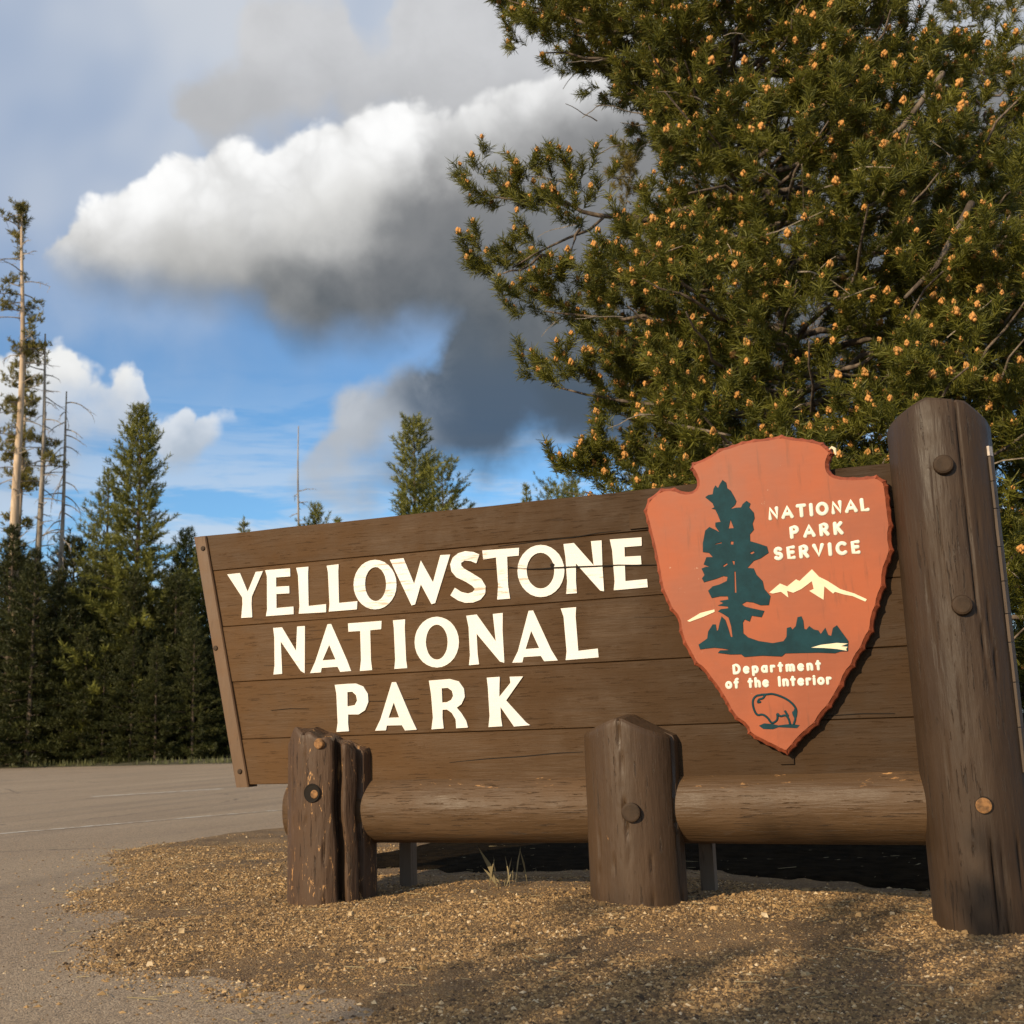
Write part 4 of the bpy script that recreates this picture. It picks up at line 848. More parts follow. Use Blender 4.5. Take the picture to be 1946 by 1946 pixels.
FONT = {
 'N': (0.66, [[(0,0),(0,1),(0.66,0),(0.66,1)]]), 'A': (0.84, [[(0,0),(0.42,1),(0.84,0)],[(0.14,0.3),(0.70,0.3)]]),
 'T': (0.66, [[(0,1),(0.66,1)],[(0.33,1),(0.33,0)]]), 'I': (0.04, [[(0.02,0),(0.02,1)]]),
 'O': (0.86, [arc(0.43,0.5,0.43,0.5,90,450,22)]), 'L': (0.5, [[(0,1),(0,0),(0.5,0)]]),
 'P': (0.56, [[(0,0),(0,1),(0.28,1)]+arc(0.30,0.74,0.26,0.26,85,-85,8)+[(0.28,0.48),(0,0.48)]]),
 'R': (0.60, [[(0,0),(0,1),(0.28,1)]+arc(0.30,0.74,0.26,0.26,85,-85,8)+[(0.28,0.48),(0,0.48)],[(0.26,0.48),(0.60,0)]]),
 'K': (0.6, [[(0,0),(0,1)],[(0.56,1),(0,0.42)],[(0.17,0.6),(0.6,0)]]),
 'S': (0.56, [arc(0.28,0.745,0.27,0.255,35,265,9)+arc(0.27,0.25,0.28,0.25,85,-150,10)]),
 'E': (0.5, [[(0.5,1),(0,1),(0,0),(0.5,0)],[(0,0.52),(0.44,0.52)]]), 'V': (0.76, [[(0,1),(0.38,0),(0.76,1)]]),
 'C': (0.74, [arc(0.43,0.5,0.43,0.5,50,310,16)]),
 'D': (0.68, [[(0,0),(0,1),(0.25,1)]+arc(0.25,0.5,0.43,0.5,85,-85,12)+[(0.25,0),(0,0)]]),
 'e': (0.52, [[(0.03,0.36),(0.5,0.36)]+arc(0.26,0.33,0.26,0.33,10,320,14)]),
 'p': (0.52, [[(0,-0.32),(0,0.66)],arc(0.26,0.33,0.26,0.33,0,360,16)]),
 'a': (0.52, [[(0.52,0),(0.52,0.66)],arc(0.26,0.33,0.26,0.33,0,360,16)]),
 'r': (0.34, [[(0,0),(0,0.66)],[(0,0.40)]+arc(0.24,0.36,0.22,0.28,150,60,6)]),
 't': (0.36, [[(0.17,0.95),(0.17,0)],[(0,0.66),(0.36,0.66)]]),
 'm': (0.82, [[(0,0),(0,0.66)],[(0,0.38)]+arc(0.20,0.42,0.21,0.24,160,0,8)+[(0.41,0)],[(0.41,0.38)]+arc(0.61,0.42,0.21,0.24,160,0,8)+[(0.82,0)]]),
 'n': (0.46, [[(0,0),(0,0.66)],[(0,0.36)]+arc(0.23,0.40,0.23,0.26,160,0,8)+[(0.46,0)]]),
 'o': (0.56, [arc(0.28,0.33,0.28,0.33,90,450,18)]),
 'f': (0.34, [arc(0.33,0.80,0.17,0.22,80,180,6)+[(0.16,0)],[(0,0.62),(0.33,0.62)]]),
 'h': (0.46, [[(0,0),(0,1)],[(0,0.36)]+arc(0.23,0.40,0.23,0.26,160,0,8)+[(0.46,0)]]),
 'i': (0.04, [[(0.02,0),(0.02,0.64)],[(0.02,0.92),(0.02,0.925)]]), ' ': (0.42, []), }
def line_of(text, x0, x1, zb, cap, r):
    hgt = cap-2*r; ws = [FONT[ch][0]*hgt for ch in text]
    gap = ((x1-x0-2*r)-sum(ws))/(len(text)-1); x = x0+r
    for ch, w in zip(text, ws):
        ls = [[(x+p[0]*hgt, zb+r+p[1]*hgt) for p in l] for l in FONT[ch][1]]
        if ls: strokes('plaque_letter', ls, r, M_white, YE-0.0005, 0.45, 8)
        x += w+gap
line_of('NATIONAL', -0.812, -0.322, 1.8475, 0.072, 0.0104)
line_of('PARK', -0.714, -0.453, 1.744, 0.071, 0.0104)
line_of('SERVICE', -0.800, -0.382, 1.643, 0.072, 0.0104)
line_of('Department', -1.042, -0.612, 1.094, 0.055, 0.0080)
line_of('of the Interior', -1.084, -0.568, 1.024, 0.055, 0.0080)
# curl of loose paint at the notch
mb = MB(); mb.tube([(-0.492, YE+0.02, 2.182), (-0.478, YE+0.01, 2.190), (-0.464, YE+0.005, 2.178), (-0.461, YE, 2.150)], [0.004, 0.007, 0.008, 0.004], 5)
sp('paint_curl', mb.mesh('paint_curl', M_cream), plaque)

# ------------------------------------------------------------------ trees
def frames(D, roll):
    """rotation matrices whose local z is D"""
    D = D/np.linalg.norm(D, axis=1)[:, None]
    ref = np.where(np.abs(D[:, 2:3]) < 0.95, np.array([[0, 0, 1.0]]), np.array([[1.0, 0, 0]]))
    A = np.cross(ref, D); A /= np.linalg.norm(A, axis=1)[:, None]
    B = np.cross(D, A); c, s = np.cos(roll)[:, None], np.sin(roll)[:, None]
    return np.stack([A*c+B*s, -A*s+B*c, D], 2)
def stamp(tv, tf, P, D, sc, tint):
    n = len(P); R = frames(np.asarray(D, float), rng.uniform(0, 6.28, n))
    V = np.einsum('nij,kj->nki', R, tv)*np.asarray(sc)[:, None, None]+np.asarray(P)[:, None, :]
    F = tf[None]+len(tv)*np.arange(n)[:, None, None]
    return V.reshape(-1, 3).astype(np.float32), F.reshape(-1, tf.shape[1]), np.repeat(tint, len(tv))
def tuft(n, axis, ln, w, lo, hi):
    """n thin needles set round a shoot of the given length along +z"""
    V = []; F = []
    for i in range(n):
        z = axis*(i+0.5)/n; a = i*2.399+random.uniform(-0.4, 0.4); e = math.radians(random.uniform(lo, hi))
        L = ln*random.uniform(0.75, 1.15)
        dr = np.array([math.cos(a)*math.sin(e), math.sin(a)*math.sin(e), math.cos(e)])
        sd = np.cross(dr, [random.uniform(-1, 1), random.uniform(-1, 1), random.uniform(-1, 1)]); sd *= w/np.linalg.norm(sd)
        b = np.array([0, 0, z]); k = len(V)
        V += [b-sd*0.6, b+sd*0.6, b+dr*L*0.6+sd, b+dr*L]
        F += [(k, k+1, k+2), (k, k+2, k+3)]
    return np.array(V), np.array(F)
def bead(k, r):
    """small faceted lump"""
    V = np.array([(0,0,1),(1,0,0),(0,1,0),(-1,0,0),(0,-1,0),(0,0,-1)], float)*r
    F = [(0,1,2),(0,2,3),(0,3,4),(0,4,1),(5,2,1),(5,3,2),(5,4,3),(5,1,4)]
    return V, np.array(F)
def cone_cluster(seed):
    r = random.Random(seed); V = []; F = []; n = 0
    for i in range(8):
        a = i*2.4; z = 0.004+0.0035*i; rr = 0.0105*math.sqrt(max(0.05, 1-((i-2.5)/6)**2))
        if i == 7: rr = 0
        v, f = bead(0, r.uniform(0.0105, 0.0125)); v = v*np.array([1, 1, 1.3])+np.array([rr*math.cos(a), rr*math.sin(a), z])
        V.append(v); F.append(f+n); n += len(v)
    return np.vstack(V), np.vstack(F)

class Pine:
    """open-grown pine: limbs, branchlets, needle tufts at the shoots and pollen cones at the tips"""
    def __init__(s): s.tp, s.td, s.ts, s.tt, s.cp, s.cd = [], [], [], [], [], []; s.tw = MB(); s.limbs = []
    def spray(s, p, d, L, lv, cones):
        """branchlet from p along d, carrying tufts"""
        d = d/np.linalg.norm(d); n = max(3, int(L/0.098)); q = np.array(p, float); pts = [q.copy()]
        for i in range(n):
            d = d+np.array([random.uniform(-.18,.18), random.uniform(-.18,.18), random.uniform(-.07,.17)]); d /= np.linalg.norm(d)
            q = q+d*L/n; pts.append(q.copy())
            if lv == 0 and i >= 1 and random.random() < 0.75:
                sd = np.cross(d, [0, 0, 1.0]); sd /= np.linalg.norm(sd)+1e-6
                sg = 1 if i % 2 else -1
                s.spray(q, d*0.75+sd*sg*random.uniform(0.6, 1.0)+np.array([0, 0, random.uniform(-.1,.3)]), L*random.uniform(0.25, 0.5)*(1-0.4*i/n)+0.07, 1, cones)
            if i/n > (0.30 if lv == 0 else 0.12):
                s.tuft(q, d+np.array([0, 0, 0.35]))
        s.tuft(q, d+np.array([0, 0, 0.55])); s.tuft(q+d*0.05, d+np.array([0, 0, 0.9]), 1.05)
        if random.random() < cones: s.cp.append(q+d*0.085+np.array([0, 0, 0.07])); s.cd.append(d*0.5+np.array([0, 0, 1.0]))
        s.tw.tube(pts, np.linspace(0.0075 if lv == 0 else 0.0045, 0.003, len(pts)), 4)
    def tuft(s, p, d, k=1.0):
        s.tp.append(p+np.array([random.gauss(0, .012) for _ in range(3)])); s.td.append(d+np.array([random.gauss(0, .22) for _ in range(3)]))
        s.ts.append(k*random.uniform(0.8, 1.2)); s.tt.append(min(1, max(0, random.gauss(0.5, 0.22))))
    def limb(s, pts, r0, cones=0.75, bare=0.3, step=0.16, side=0.5):
        P = np.array(pts, float)
        k = max(6, int(np.linalg.norm(np.diff(P, axis=0), axis=1).sum()/0.16))
        t = np.linspace(0, 1, len(P)); T = np.linspace(0, 1, k)
        C = np.stack([np.interp(T, t, P[:, i]) for i in range(3)], 1)
        for _ in range(2): C[1:-1] = 0.25*C[:-2]+0.5*C[1:-1]+0.25*C[2:]
        C[1:-1] += np.random.default_rng(len(s.limbs)).normal(0, 0.018, (k-2, 3))
        s.limbs.append((C, np.linspace(r0, 0.007, k)))
        L = np.linalg.norm(np.diff(C, axis=0), axis=1).sum(); m = int(L*(1-bare)/step)
        for i in range(m):
            u = bare+(1-bare)*(i+0.6)/m; j = min(k-2, int(u*(k-1))); fr = u*(k-1)-j
            p = C[j]*(1-fr)+C[j+1]*fr; dd = C[j+1]-C[j]; dd /= np.linalg.norm(dd)
            a = random.uniform(0, 6.28); o = np.array([math.cos(a), math.sin(a), math.sin(a*1.7)*0.3+0.18]); o -= dd*o.dot(dd)*0.6
            s.spray(p, dd*0.55+o*0.9, side*(1-0.55*u)*random.uniform(0.7, 1.2)+0.10, 0, cones)
        s.spray(C[-1], C[-1]-C[-3]+np.array([0, 0, 0.08]), 0.28, 0, cones)

tuftV, tuftF = tuft(36, 0.120, 0.092, 0.0046, 22, 84)
def build_pine(name, base, trunk, rad, P, label, group, needle_mat, cones=True):
    root = thing(name, base, label, 'tree', group); B = np.array(base)
    mb = MB(); mb.tube(np.array(trunk)-B, rad, 14); obj('trunk', mb.mesh('trunk', M_trunk, True), root)
    for C, R in P.limbs:
        mb = MB(); mb.tube(C-B, R, 6); obj('limb', mb.mesh('limb', M_limb, True), root)
    obj('branchlets', P.tw.mesh('branchlets', M_limb), root, kind='stuff')
    for o in (root.children[-1],): o.data.vertices.foreach_set('co', (np.array(P.tw.v)-B).astype(np.float32).ravel())
    print(name, 'tufts', len(P.tp), 'cones', len(P.cp))
    v, f, t = stamp(tuftV, tuftF, np.array(P.tp)-B, P.td, P.ts, np.array(P.tt))
    obj('needles', mesh_tri('needles', v, f, needle_mat, False, t), root, kind='stuff')
    if cones and P.cp:
        cp = np.array(P.cp); cd = np.array(P.cd)
        seen = (np.abs(cp[:, 0]+0.37*cp[:, 1]) < 0.55*cp[:, 1]) & (cp[:, 2] > 1.2) & (cp[:, 2] < 0.85+0.68*cp[:, 1])
        near = np.linalg.norm(cp-np.array([0, 0, 0.85]), axis=1)+np.where(seen, 0, 100)
        order = np.argsort(near); lim = 300
        meshes = [mesh_tri('pollen_cone', *cone_cluster(q), M_cone, True) for q in range(3)]
        sc = rng.uniform(0.8, 1.75, len(cp)); R = frames(cd, rng.uniform(0, 6.28, len(cp)))
        for i in order[:lim]:
            o = obj('pollen_cone', meshes[i % 3], root)
            o.matrix_local = Matrix.Translation(cp[i]-B) @ Matrix(R[i].tolist()).to_4x4() @ Matrix.Scale(float(sc[i]), 4)
        rest = order[lim:]
        if len(rest):
            cvv, cff = cone_cluster(9)
            v, f, t = stamp(cvv, cff, cp[rest]-B, cd[rest], sc[rest], np.zeros(len(rest)))
            obj('small_pollen_cones', mesh_tri('small_pollen_cones', v, f, M_cone, True), root, kind='stuff')
    return root

# the big pine close behind the sign
def trunk_x(z): return -0.72-0.105*z
TY = 10.3
RL = [(0.6,1.9),(2.0,2.05),(2.9,2.05),(3.3,1.85),(3.85,2.1),(4.2,1.75),(4.6,2.15),(4.8,1.35),(5.1,1.15),(5.5,0.8),(6.2,0.8),(6.6,1.15),(7.1,1.8),(7.9,2.2),(8.6,1.9),(9.6,1.1),(10.3,0.5)]
RR = [(0.6,2.7),(2.0,2.9),(5.0,2.9),(5.8,2.8),(6.5,2.6),(7.3,2.3),(8.5,1.9),(10.3,0.6)]
P = Pine()
N = 200
for i in range(N):
    z = 1.0+8.6*(i+0.5)/N+random.uniform(-.05, .05)
    a = i*2.39996+random.uniform(-.3, .3)
    ca, sa = math.cos(a), math.sin(a)
    rl = np.interp(z, *zip(*RL)); rr = np.interp(z, *zip(*RR)); rf = 0.5*(rl+rr)*0.98
    R = (rl if ca < 0 else rr)*ca*ca+rf*sa*sa
    R *= random.uniform(0.72, 1.0)
    R = max(0.3, R-0.22)
    rise = random.uniform(-0.02, 0.28)*R; b = np.array([trunk_x(z), TY, z-rise*0.7])
    dv = np.array([ca, sa, 0])
    pts = [b, b+dv*R*0.35+np.array([0, 0, rise*0.25]), b+dv*R*0.7+np.array([random.uniform(-.1,.1)*R, random.uniform(-.1,.1)*R, rise*0.35]), b+dv*R+np.array([0, 0, rise+0.1*R])]
    P.limb(pts, 0.011+0.010*R, random.choice((0.5, 0.85, 1.0, 1.0)), 0.30 if R > 1 else 0.15, 0.125, 0.56)
# the long forked limb that reaches out to the left by itself, and its neighbours
for pts in ([(-1.36,10.25,5.70),(-2.3,9.95,5.56),(-2.75,9.8,5.58),(-3.2,9.6,5.76),(-3.72,9.5,5.86)], [(-2.7,9.8,5.56),(-3.05,9.6,5.32),(-3.5,9.5,5.10)],
            [(-3.0,9.7,5.68),(-3.3,9.6,5.92)], [(-2.9,9.7,5.44),(-3.05,9.6,5.08)], [(-3.2,9.6,5.20),(-3.6,9.5,5.06)]):
    P.limb(pts, 0.035 if pts[0][0] > -2 else 0.016, 0.85, 0.45 if pts[0][0] > -2 else 0.2, 0.10, 0.40)
for pts in ([(-1.2,10.2,4.35),(-2.4,9.8,4.5),(-3.2,9.5,4.62)], [(-1.1,10.2,3.5),(-2.3,9.7,3.62),(-3.15,9.5,3.9)], [(-1.5,10.2,7.2),(-2.6,9.8,7.5),(-3.45,9.5,7.85)],
            [(-1.5,10.2,7.0),(-2.4,9.8,7.1),(-3.1,9.5,7.2)], [(-1.0,10.2,2.5),(-2.1,9.7,2.6),(-2.9,9.5,2.9)]):
    P.limb(pts, 0.030, 0.85, 0.3, 0.09, 0.5)
# bare grey dead limbs and twigs inside the crown
for pts, r in (([(0.35,9.3,6.0),(0.0,9.2,5.55),(-0.45,9.1,5.25)], 0.028), ([(0.45,9.2,4.8),(0.15,9.1,4.3),(-0.1,9.0,4.05)], 0.03), ([(-1.2,9.9,5.3),(-1.45,9.2,5.35),(-1.7,8.9,5.2)], 0.02), ([(-2.3,9.2,3.45),(-1.9,9.0,3.25),(-1.5,8.9,3.1)], 0.02)):
    P.limbs.append((np.array(pts), np.linspace(r, r*0.5, len(pts))))
trunk = [(trunk_x(z), TY, z) for z in np.linspace(-0.1, 10.2, 20)]
pine = build_pine('pine_tree', (trunk_x(0), TY, 0), trunk, np.linspace(0.17, 0.02, 20), P, 'big pine dotted with orange pollen cones, close behind the arrowhead plaque', None, M_needle)
mb = MB()
for i in range(150):
    a = random.uniform(0, 6.28); z = random.uniform(1.8, 8.5); R = random.uniform(0.8, 1.75)
    p = np.array([trunk_x(z)+R*math.cos(a)*1.15, TY+R*math.sin(a), z]); d = np.array([math.cos(a)+random.uniform(-1,1), math.sin(a)+random.uniform(-1,1), random.uniform(-.5,.4)]); d /= np.linalg.norm(d)
    pts = [p]
    for k in range(5): d = d+np.array([random.uniform(-.3,.3), random.uniform(-.3,.3), random.uniform(-.3,.15)]); d /= np.linalg.norm(d); pts.append(pts[-1]+d*0.09)
    mb.tube(np.array(pts)-np.array([trunk_x(0), TY, 0]), np.linspace(0.0065, 0.003, 6), 4)
obj('dead_twigs', mb.mesh('dead_twigs', M_twig), pine, kind='stuff')

def young_pine(name, x, y, h, r, label, mat, cones, seed, zlow=0.5, dens=10.0):
    random.seed(seed); P = Pine(); n = int((h-zlow)*dens)
    for i in range(n):
        z = zlow+(h-0.25-zlow)*(i+0.5)/n; a = i*2.39996
        R = max(0.10, r*(1-(z/h)**1.6)*random.uniform(0.7, 1.05)-0.1)
        b = np.array([x, y, z-0.2*R]); dv = np.array([math.cos(a), math.sin(a), 0])
        P.limb([b, b+dv*R*0.5+np.array([0, 0, 0.12*R]), b+dv*R+np.array([0, 0, 0.38*R])], 0.012+0.012*R, cones, 0.2, 0.17, 0.3)
    for k in range(4): P.spray(np.array([x, y, h-0.3-0.12*k]), np.array([0.15*math.cos(k*2), 0.15*math.sin(k*2), 1.0]), 0.3, 0, cones)
    tr = [(x, y, z) for z in np.linspace(0, h-0.1, 10)]
    return build_pine(name, (x, y, 0), tr, np.linspace(0.02*h/2, 0.008, 10), P, label, None, mat, cones > 0)
young_pine('pine_tree', 0.92, 13.4, 9.7, 1.9, 'slender pine tip rising beyond the big pine near the tall post', M_needle, 0.6, 21)
young_pine('pine_tree', 2.05, 13.9, 9.0, 1.9, 'pine at the far edge beyond the tall post, mostly cut off', M_needle, 0.5, 22)
young_pine('pine_tree', -4.09, 16.5, 9.7, 0.85, 'thin young golden pine seen through the gap under the forked limb', M_gold, 0.0, 23, 3.0, 5.0)
random.seed(5)

# ------------------------------------------------------------------ conifers across the road
clV, clF = tuft(15, 0.30, 0.26, 0.028, 18, 58)
def conifer_parts(seed, H, Rb, spread=0.85, low=0.06, dens=1.0, tuftk=1.0, gap=0.0, up=0.35, mat=None, tmean=0.5, trunk_mat=None, trk=0.011):
    r = random.Random(seed); P, D, Sc, T = [], [], [], []; mb = MB()
    mb.tube([(0.04*math.sin(3*u+seed), 0.04*math.cos(2*u+seed), H*u*0.985) for u in np.linspace(0, 1, 9)], np.linspace(trk*H+0.05, 0.02, 9), 7)
    z = low*H; ph = 0
    while z < H*0.985:
        u = z/H; R0 = Rb*(1-u)**spread+0.10
        k = max(4, int(6*dens)); ph += 0.9
        lump = 1+0.22*math.sin(9*u+seed)
        for b in range(k):
            if r.random() < gap: continue
            a = ph+b*6.283/k+r.uniform(-.35, .35); R = R0*lump*r.uniform(0.55, 1.12)
            el = math.radians(-12+60*u**1.3+r.uniform(-12, 12)); n = max(1, int(R/0.21))
            dv = np.array([math.cos(a)*math.cos(el), math.sin(a)*math.cos(el), math.sin(el)]); sd = np.array([-math.sin(a), math.cos(a), 0])
            tt = min(1, max(0, r.gauss(tmean, 0.2)))
            for i in range(n):
                q = (i+0.7)/n
                if q < 0.2 and n > 2: continue
                w = (1-q)*0.30*R
                for s_ in ((0,) if q > 0.8 else (-1, 1)):
                    off = sd*s_*w*r.uniform(0.4, 1.0)+np.array([0, 0, r.uniform(-.08, .10)])
                    P.append(np.array([0, 0, z])+dv*R*q+np.array([0, 0, up*0.25*R*q*q])+off)
                    D.append(dv*0.8+sd*s_*0.6+np.array([0, 0, up+r.uniform(-.1, .3)])); Sc.append(tuftk*r.uniform(0.8, 1.25)*(1.0-0.35*u)); T.append(tt)
            if r.random() < 0.35: mb.tube([np.array([0, 0, z]), np.array([0, 0, z])+dv*R*0.6], [0.03, 0.012], 4)
        z += (0.30+0.14*(1-u))*r.uniform(0.75, 1.25)/max(0.6, dens)**0.5
    for k in range(3): P.append(np.array([0, 0, H-0.12-0.22*k])); D.append(np.array([0, 0, 1.0])); Sc.append(0.75); T.append(0.6)
    v, f, t = stamp(clV, clF, np.array(P), np.array(D), np.array(Sc), np.array(T))
    return mb.mesh('trunk', trunk_mat or M_cbark, True), mesh_tri('crown', v, f, mat or M_con, False, t)
def plant(name, parts, x, y, s, rz, label, group=None, sz=None):
    root = thing(name, (x, y, 0.1), label, 'tree', group); root.rotation_euler = (0, 0, rz); root.scale = (s, s, sz or s)
    obj('trunk', parts[0], root); obj('crown', parts[1], root, kind='stuff'); return root
plant('conifer', conifer_parts(31, 17.8, 4.2, 0.72, 0.05, 1.25, 1.15, 0.08, 0.55, tmean=0.6), -37.77, 46.62, 1, 0.3, 'tall spire-topped conifer, highest green tree left of the sign board')
plant('conifer', conifer_parts(32, 15.0, 2.9, 0.6, 0.08, 1.0, 1.0, 0.15, 0.5, tmean=0.6), -40.75, 47.9, 1, 1.3, 'loose conifer whose top shows at the shoulder of the tall spire')
plant('conifer', conifer_parts(33, 11.7, 2.9, 0.55, 0.05, 1.25, 1.0, 0.05, 0.4, mat=M_con, tmean=0.35), -37.0, 49.65, 1, 0.2, 'dark pointed conifer between the tall spire and the board edge')
plant('conifer', conifer_parts(34, 10.4, 2.9, 0.55, 0.05, 1.25, 1.0, 0.05, 0.4, tmean=0.3), -35.24, 48.56, 1, 2.2, 'conifer touching the slanted end of the sign board')
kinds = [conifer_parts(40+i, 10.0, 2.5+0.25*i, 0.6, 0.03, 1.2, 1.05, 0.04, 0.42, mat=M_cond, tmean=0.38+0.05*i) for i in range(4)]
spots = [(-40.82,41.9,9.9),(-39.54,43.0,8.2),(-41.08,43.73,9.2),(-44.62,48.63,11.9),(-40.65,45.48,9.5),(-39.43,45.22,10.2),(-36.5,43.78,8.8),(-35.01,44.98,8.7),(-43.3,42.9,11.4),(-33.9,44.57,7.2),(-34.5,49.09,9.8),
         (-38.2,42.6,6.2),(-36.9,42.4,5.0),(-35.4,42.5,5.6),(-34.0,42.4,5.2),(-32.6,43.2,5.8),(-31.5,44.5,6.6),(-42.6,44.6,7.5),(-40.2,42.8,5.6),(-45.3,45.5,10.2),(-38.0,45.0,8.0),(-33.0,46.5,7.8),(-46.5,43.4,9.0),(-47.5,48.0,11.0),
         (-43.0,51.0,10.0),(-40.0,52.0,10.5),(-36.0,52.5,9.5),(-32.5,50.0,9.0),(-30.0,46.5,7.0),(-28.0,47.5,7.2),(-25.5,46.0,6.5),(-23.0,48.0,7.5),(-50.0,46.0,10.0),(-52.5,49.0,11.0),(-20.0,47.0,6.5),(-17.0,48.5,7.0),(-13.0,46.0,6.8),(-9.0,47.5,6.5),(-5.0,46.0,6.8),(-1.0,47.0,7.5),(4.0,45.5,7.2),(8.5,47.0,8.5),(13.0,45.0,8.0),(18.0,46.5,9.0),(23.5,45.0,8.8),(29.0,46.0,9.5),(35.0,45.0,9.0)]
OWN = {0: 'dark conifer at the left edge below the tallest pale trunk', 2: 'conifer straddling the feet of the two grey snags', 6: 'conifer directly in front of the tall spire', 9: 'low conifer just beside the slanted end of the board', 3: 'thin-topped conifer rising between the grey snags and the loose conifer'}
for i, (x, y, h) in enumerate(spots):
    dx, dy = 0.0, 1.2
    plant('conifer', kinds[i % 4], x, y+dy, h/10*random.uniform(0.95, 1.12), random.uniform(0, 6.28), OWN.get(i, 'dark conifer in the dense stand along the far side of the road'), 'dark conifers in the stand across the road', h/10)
# tall, mostly bare pines and grey snags at the far left
def sparse_pine(name, x, y, H, r, mat, foliage_spans, dead, label, seed, lean=0.0, fmat=None, drop=-0.15):
    q = random.Random(seed); root = thing(name, (x, y, 0.1), label, 'tree'); mb = MB()
    ax = lambda z: np.array([lean*z+0.10*math.sin(z*0.35+seed), 0.05*math.cos(z*0.3), z])
    zz = np.linspace(0, H, 26); mb.tube([ax(z) for z in zz], r*(1-0.9*zz/H)+0.015, 9)
    obj('trunk', mb.mesh('trunk', mat, True), root)
    P, D, Sc, T = [], [], [], []; mb = MB()
    def branch(z, a, L, el, twigs):
        d = np.array([math.cos(a), math.sin(a), el]); p = ax(z); pts = [p]
        for k in range(6):
            d = d+np.array([q.uniform(-.22,.22), q.uniform(-.22,.22), drop*0.6+q.uniform(-.12,.2)]); p = p+d/np.linalg.norm(d)*L/6; pts.append(p)
            if twigs and k > 1:
                e = d+np.array([q.uniform(-1,1), q.uniform(-1,1), q.uniform(-.7,.5)]); mb.tube([p, p+e/np.linalg.norm(e)*L*0.16, p+e/np.linalg.norm(e)*L*0.26+np.array([0,0,-0.05])], [0.016, 0.011, 0.007], 3)
        mb.tube(pts, np.linspace(0.040, 0.012, 7), 4); return pts
    for (z0, z1, n, L, side) in foliage_spans:
        for i in range(n):
            z = q.uniform(z0, z1); a = q.uniform(0, 6.28) if side is None else side+q.uniform(-1.0, 1.0)
            pts = branch(z, a, L*q.uniform(0.5, 1.1), q.uniform(-.1, .5), False)
            t = min(1, max(0, q.gauss(0.6, 0.2)))
            for p in pts[2:]:
                for k in range(4):
                    P.append(p+np.array([q.gauss(0, .16), q.gauss(0, .16), q.gauss(0.05, .10)])); D.append(np.array([q.uniform(-.8,.8), q.uniform(-.8,.8), 0.7])); Sc.append(q.uniform(0.5, 0.95)); T.append(t)
    for (z0, z1, n, L) in dead:
        for i in range(n): branch(z0+(z1-z0)*(i+q.random())/n, q.uniform(0, 6.28), L*q.uniform(0.5, 1.1), q.uniform(-.2, .35), True)
    obj('branches', mb.mesh('branches', M_snag), root, kind='stuff')
    if P:
        v, f, t = stamp(clV, clF, np.array(P), np.array(D), np.array(Sc), np.array(T))
        obj('crown', mesh_tri('crown', v, f, fmat or M_olive, False, t), root, kind='stuff')
    return root
W_ = math.pi
sparse_pine('lodgepole_pine', -43.5, 43.69+1.2, 29.4, 0.33, M_pale, [(15.0, 19.5, 9, 1.5, W_), (20.5, 24.6, 13, 1.2, None), (27.6, 29.3, 5, 0.45, None), (24.0, 28.5, 7, 1.2, W_)], [(13, 29, 30, 1.7)], 'tallest pale-trunked pine, thin crown reaching high above the forest', 51, -0.033)
sparse_pine('lodgepole_pine', -45.9, 47.4, 22.3, 0.23, M_pale, [(14.0, 22.2, 42, 1.05, None), (9.5, 13.5, 9, 1.0, None)], [(9, 21, 14, 1.2)], 'second pine with a bushier narrow crown behind the tallest pale trunk', 52, -0.02)
sparse_pine('dead_snag', -43.29, 46.0, 22.4, 0.26, M_snag, [(13.5, 16.5, 7, 1.1, None)], [(8, 22, 40, 1.25)], 'grey snag with a straight needle-bare top and a few green tufts half way', 53, -0.014)
sparse_pine('dead_snag', -43.2, 47.3, 19.5, 0.21, M_snag, [], [(8, 19, 34, 1.6)], 'thinner dead snag with drooping bare twigs beside the tall spire', 54, 0.0, None, -0.45)
sparse_pine('dead_snag', -36.4, 59.71, 19.7, 0.13, M_snag, [], [(12.8, 15.8, 10, 1.0)], 'pale needle-thin snag standing alone above the low end of the board', 55, 0.0)
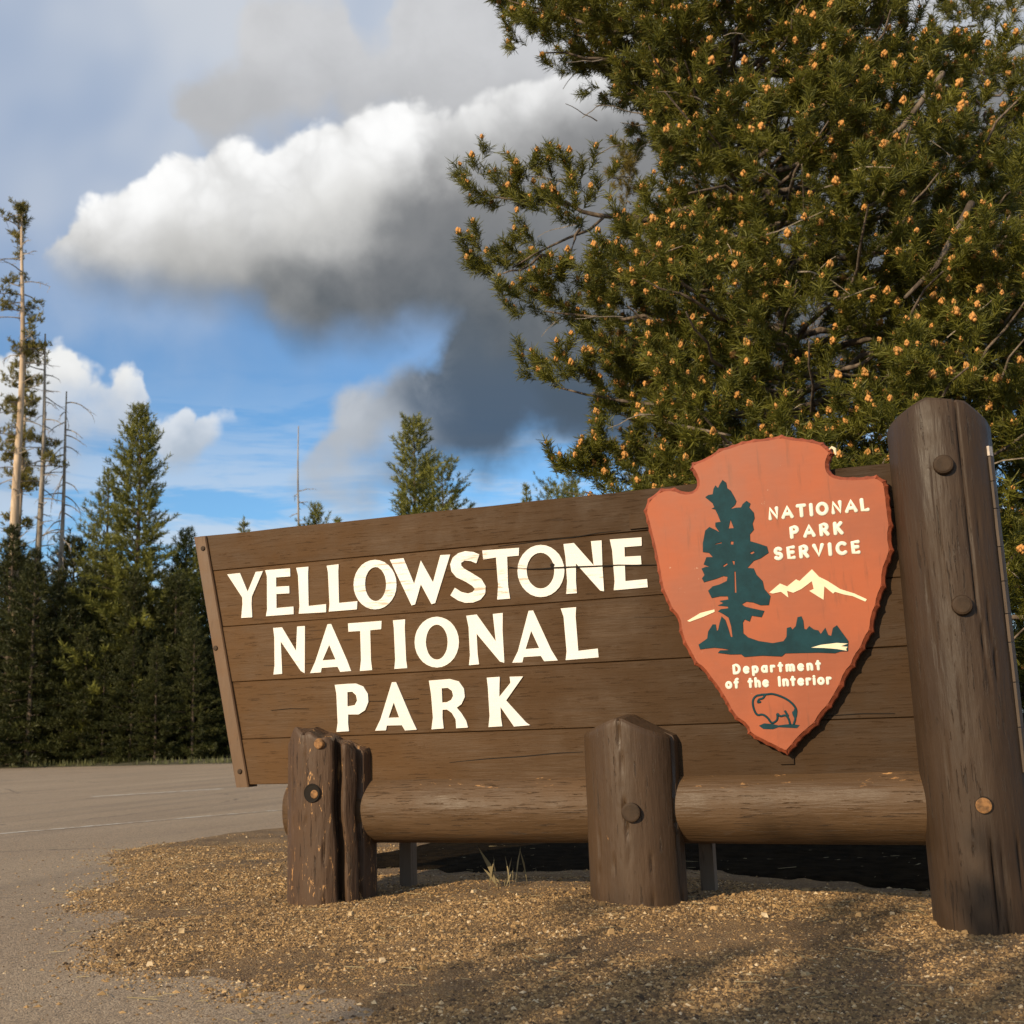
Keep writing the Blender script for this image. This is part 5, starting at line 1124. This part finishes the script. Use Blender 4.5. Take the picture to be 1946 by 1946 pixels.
# tree tops over the upper edge of the board
plant('conifer', conifer_parts(61, 18.5, 4.6, 0.58, 0.5, 0.9, 1.35, 0.22, 0.5, tmean=0.65), -27.68, 57.7, 1, 0.4, 'open pointed conifer alone in the sky above the middle of the board')
plant('conifer', conifer_parts(62, 16.6, 4.2, 0.36, 0.5, 0.9, 1.15, 0.25, 0.5, tmean=0.65), -27.95, 62.2, 1, 1.4, 'blunt shorter conifer close beside the open pointed one over the board')
plant('conifer', conifer_parts(63, 13.1, 2.0, 0.9, 0.2, 1.0, 1.0, 0.1, 0.5, tmean=0.7), -36.93, 54.7, 1, 0.4, 'tiny lone conifer tip over the low end of the board')
plant('conifer', conifer_parts(64, 14.0, 4.2, 0.7, 0.2, 1.0, 1.0, 0.1, 0.5, tmean=0.7), -33.6, 56.9, 1, 0.9, 'small bright conifer top at the foot of the needle-thin snag')
plant('conifer', conifer_parts(65, 13.1, 2.6, 0.9, 0.2, 1.0, 1.0, 0.1, 0.5, tmean=0.7), -32.4, 57.3, 1, 2.0, 'lowest of the conifer tips by the needle-thin snag')
plant('conifer', conifer_parts(66, 13.6, 2.2, 0.9, 0.2, 1.0, 1.0, 0.1, 0.5, tmean=0.75), -20.47, 56.4, 1, 0.4, 'short bright tip just above the board, left of the big pine')
plant('conifer', conifer_parts(67, 16.9, 1.8, 0.5, 0.2, 1.0, 1.0, 0.25, 0.5, tmean=0.5), -20.0, 62.9, 1, 0.4, 'narrow sparse conifer between the board and the big pine')
plant('conifer', conifer_parts(68, 13.6, 4.4, 0.4, 0.2, 1.0, 1.0, 0.2, 0.5, tmean=0.6), -19.5, 58.7, 1, 1.4, 'low spreading conifer top on the skyline under the big pine')
# a young conifer behind the camera whose top throws the soft shade on the gravel in front
plant('conifer', conifer_parts(71, 5.05, 3.2, 0.45, 0.1, 1.0, 0.9, 0.2, 0.4), -4.2, -6.6, 1, 0.5, 'young conifer behind the photographer, its top shading the gravel')
# small dry tuft under the beam
pts = np.stack([rng.normal(-2.52, 0.06, 15), rng.normal(6.25, 0.06, 15), np.full(15, -0.01)], 1)
v, f, t = blades(pts, 0.06, 0.24, 0.0008, 0.9)
obj('dry_grass_tuft', mesh_tri('dry_grass_tuft', v-np.array([-2.52, 6.25, 0]), f, M_dry, False, t), None, (-2.52, 6.25, 0), 'small tuft of dry grass under the log beam', 'grass')
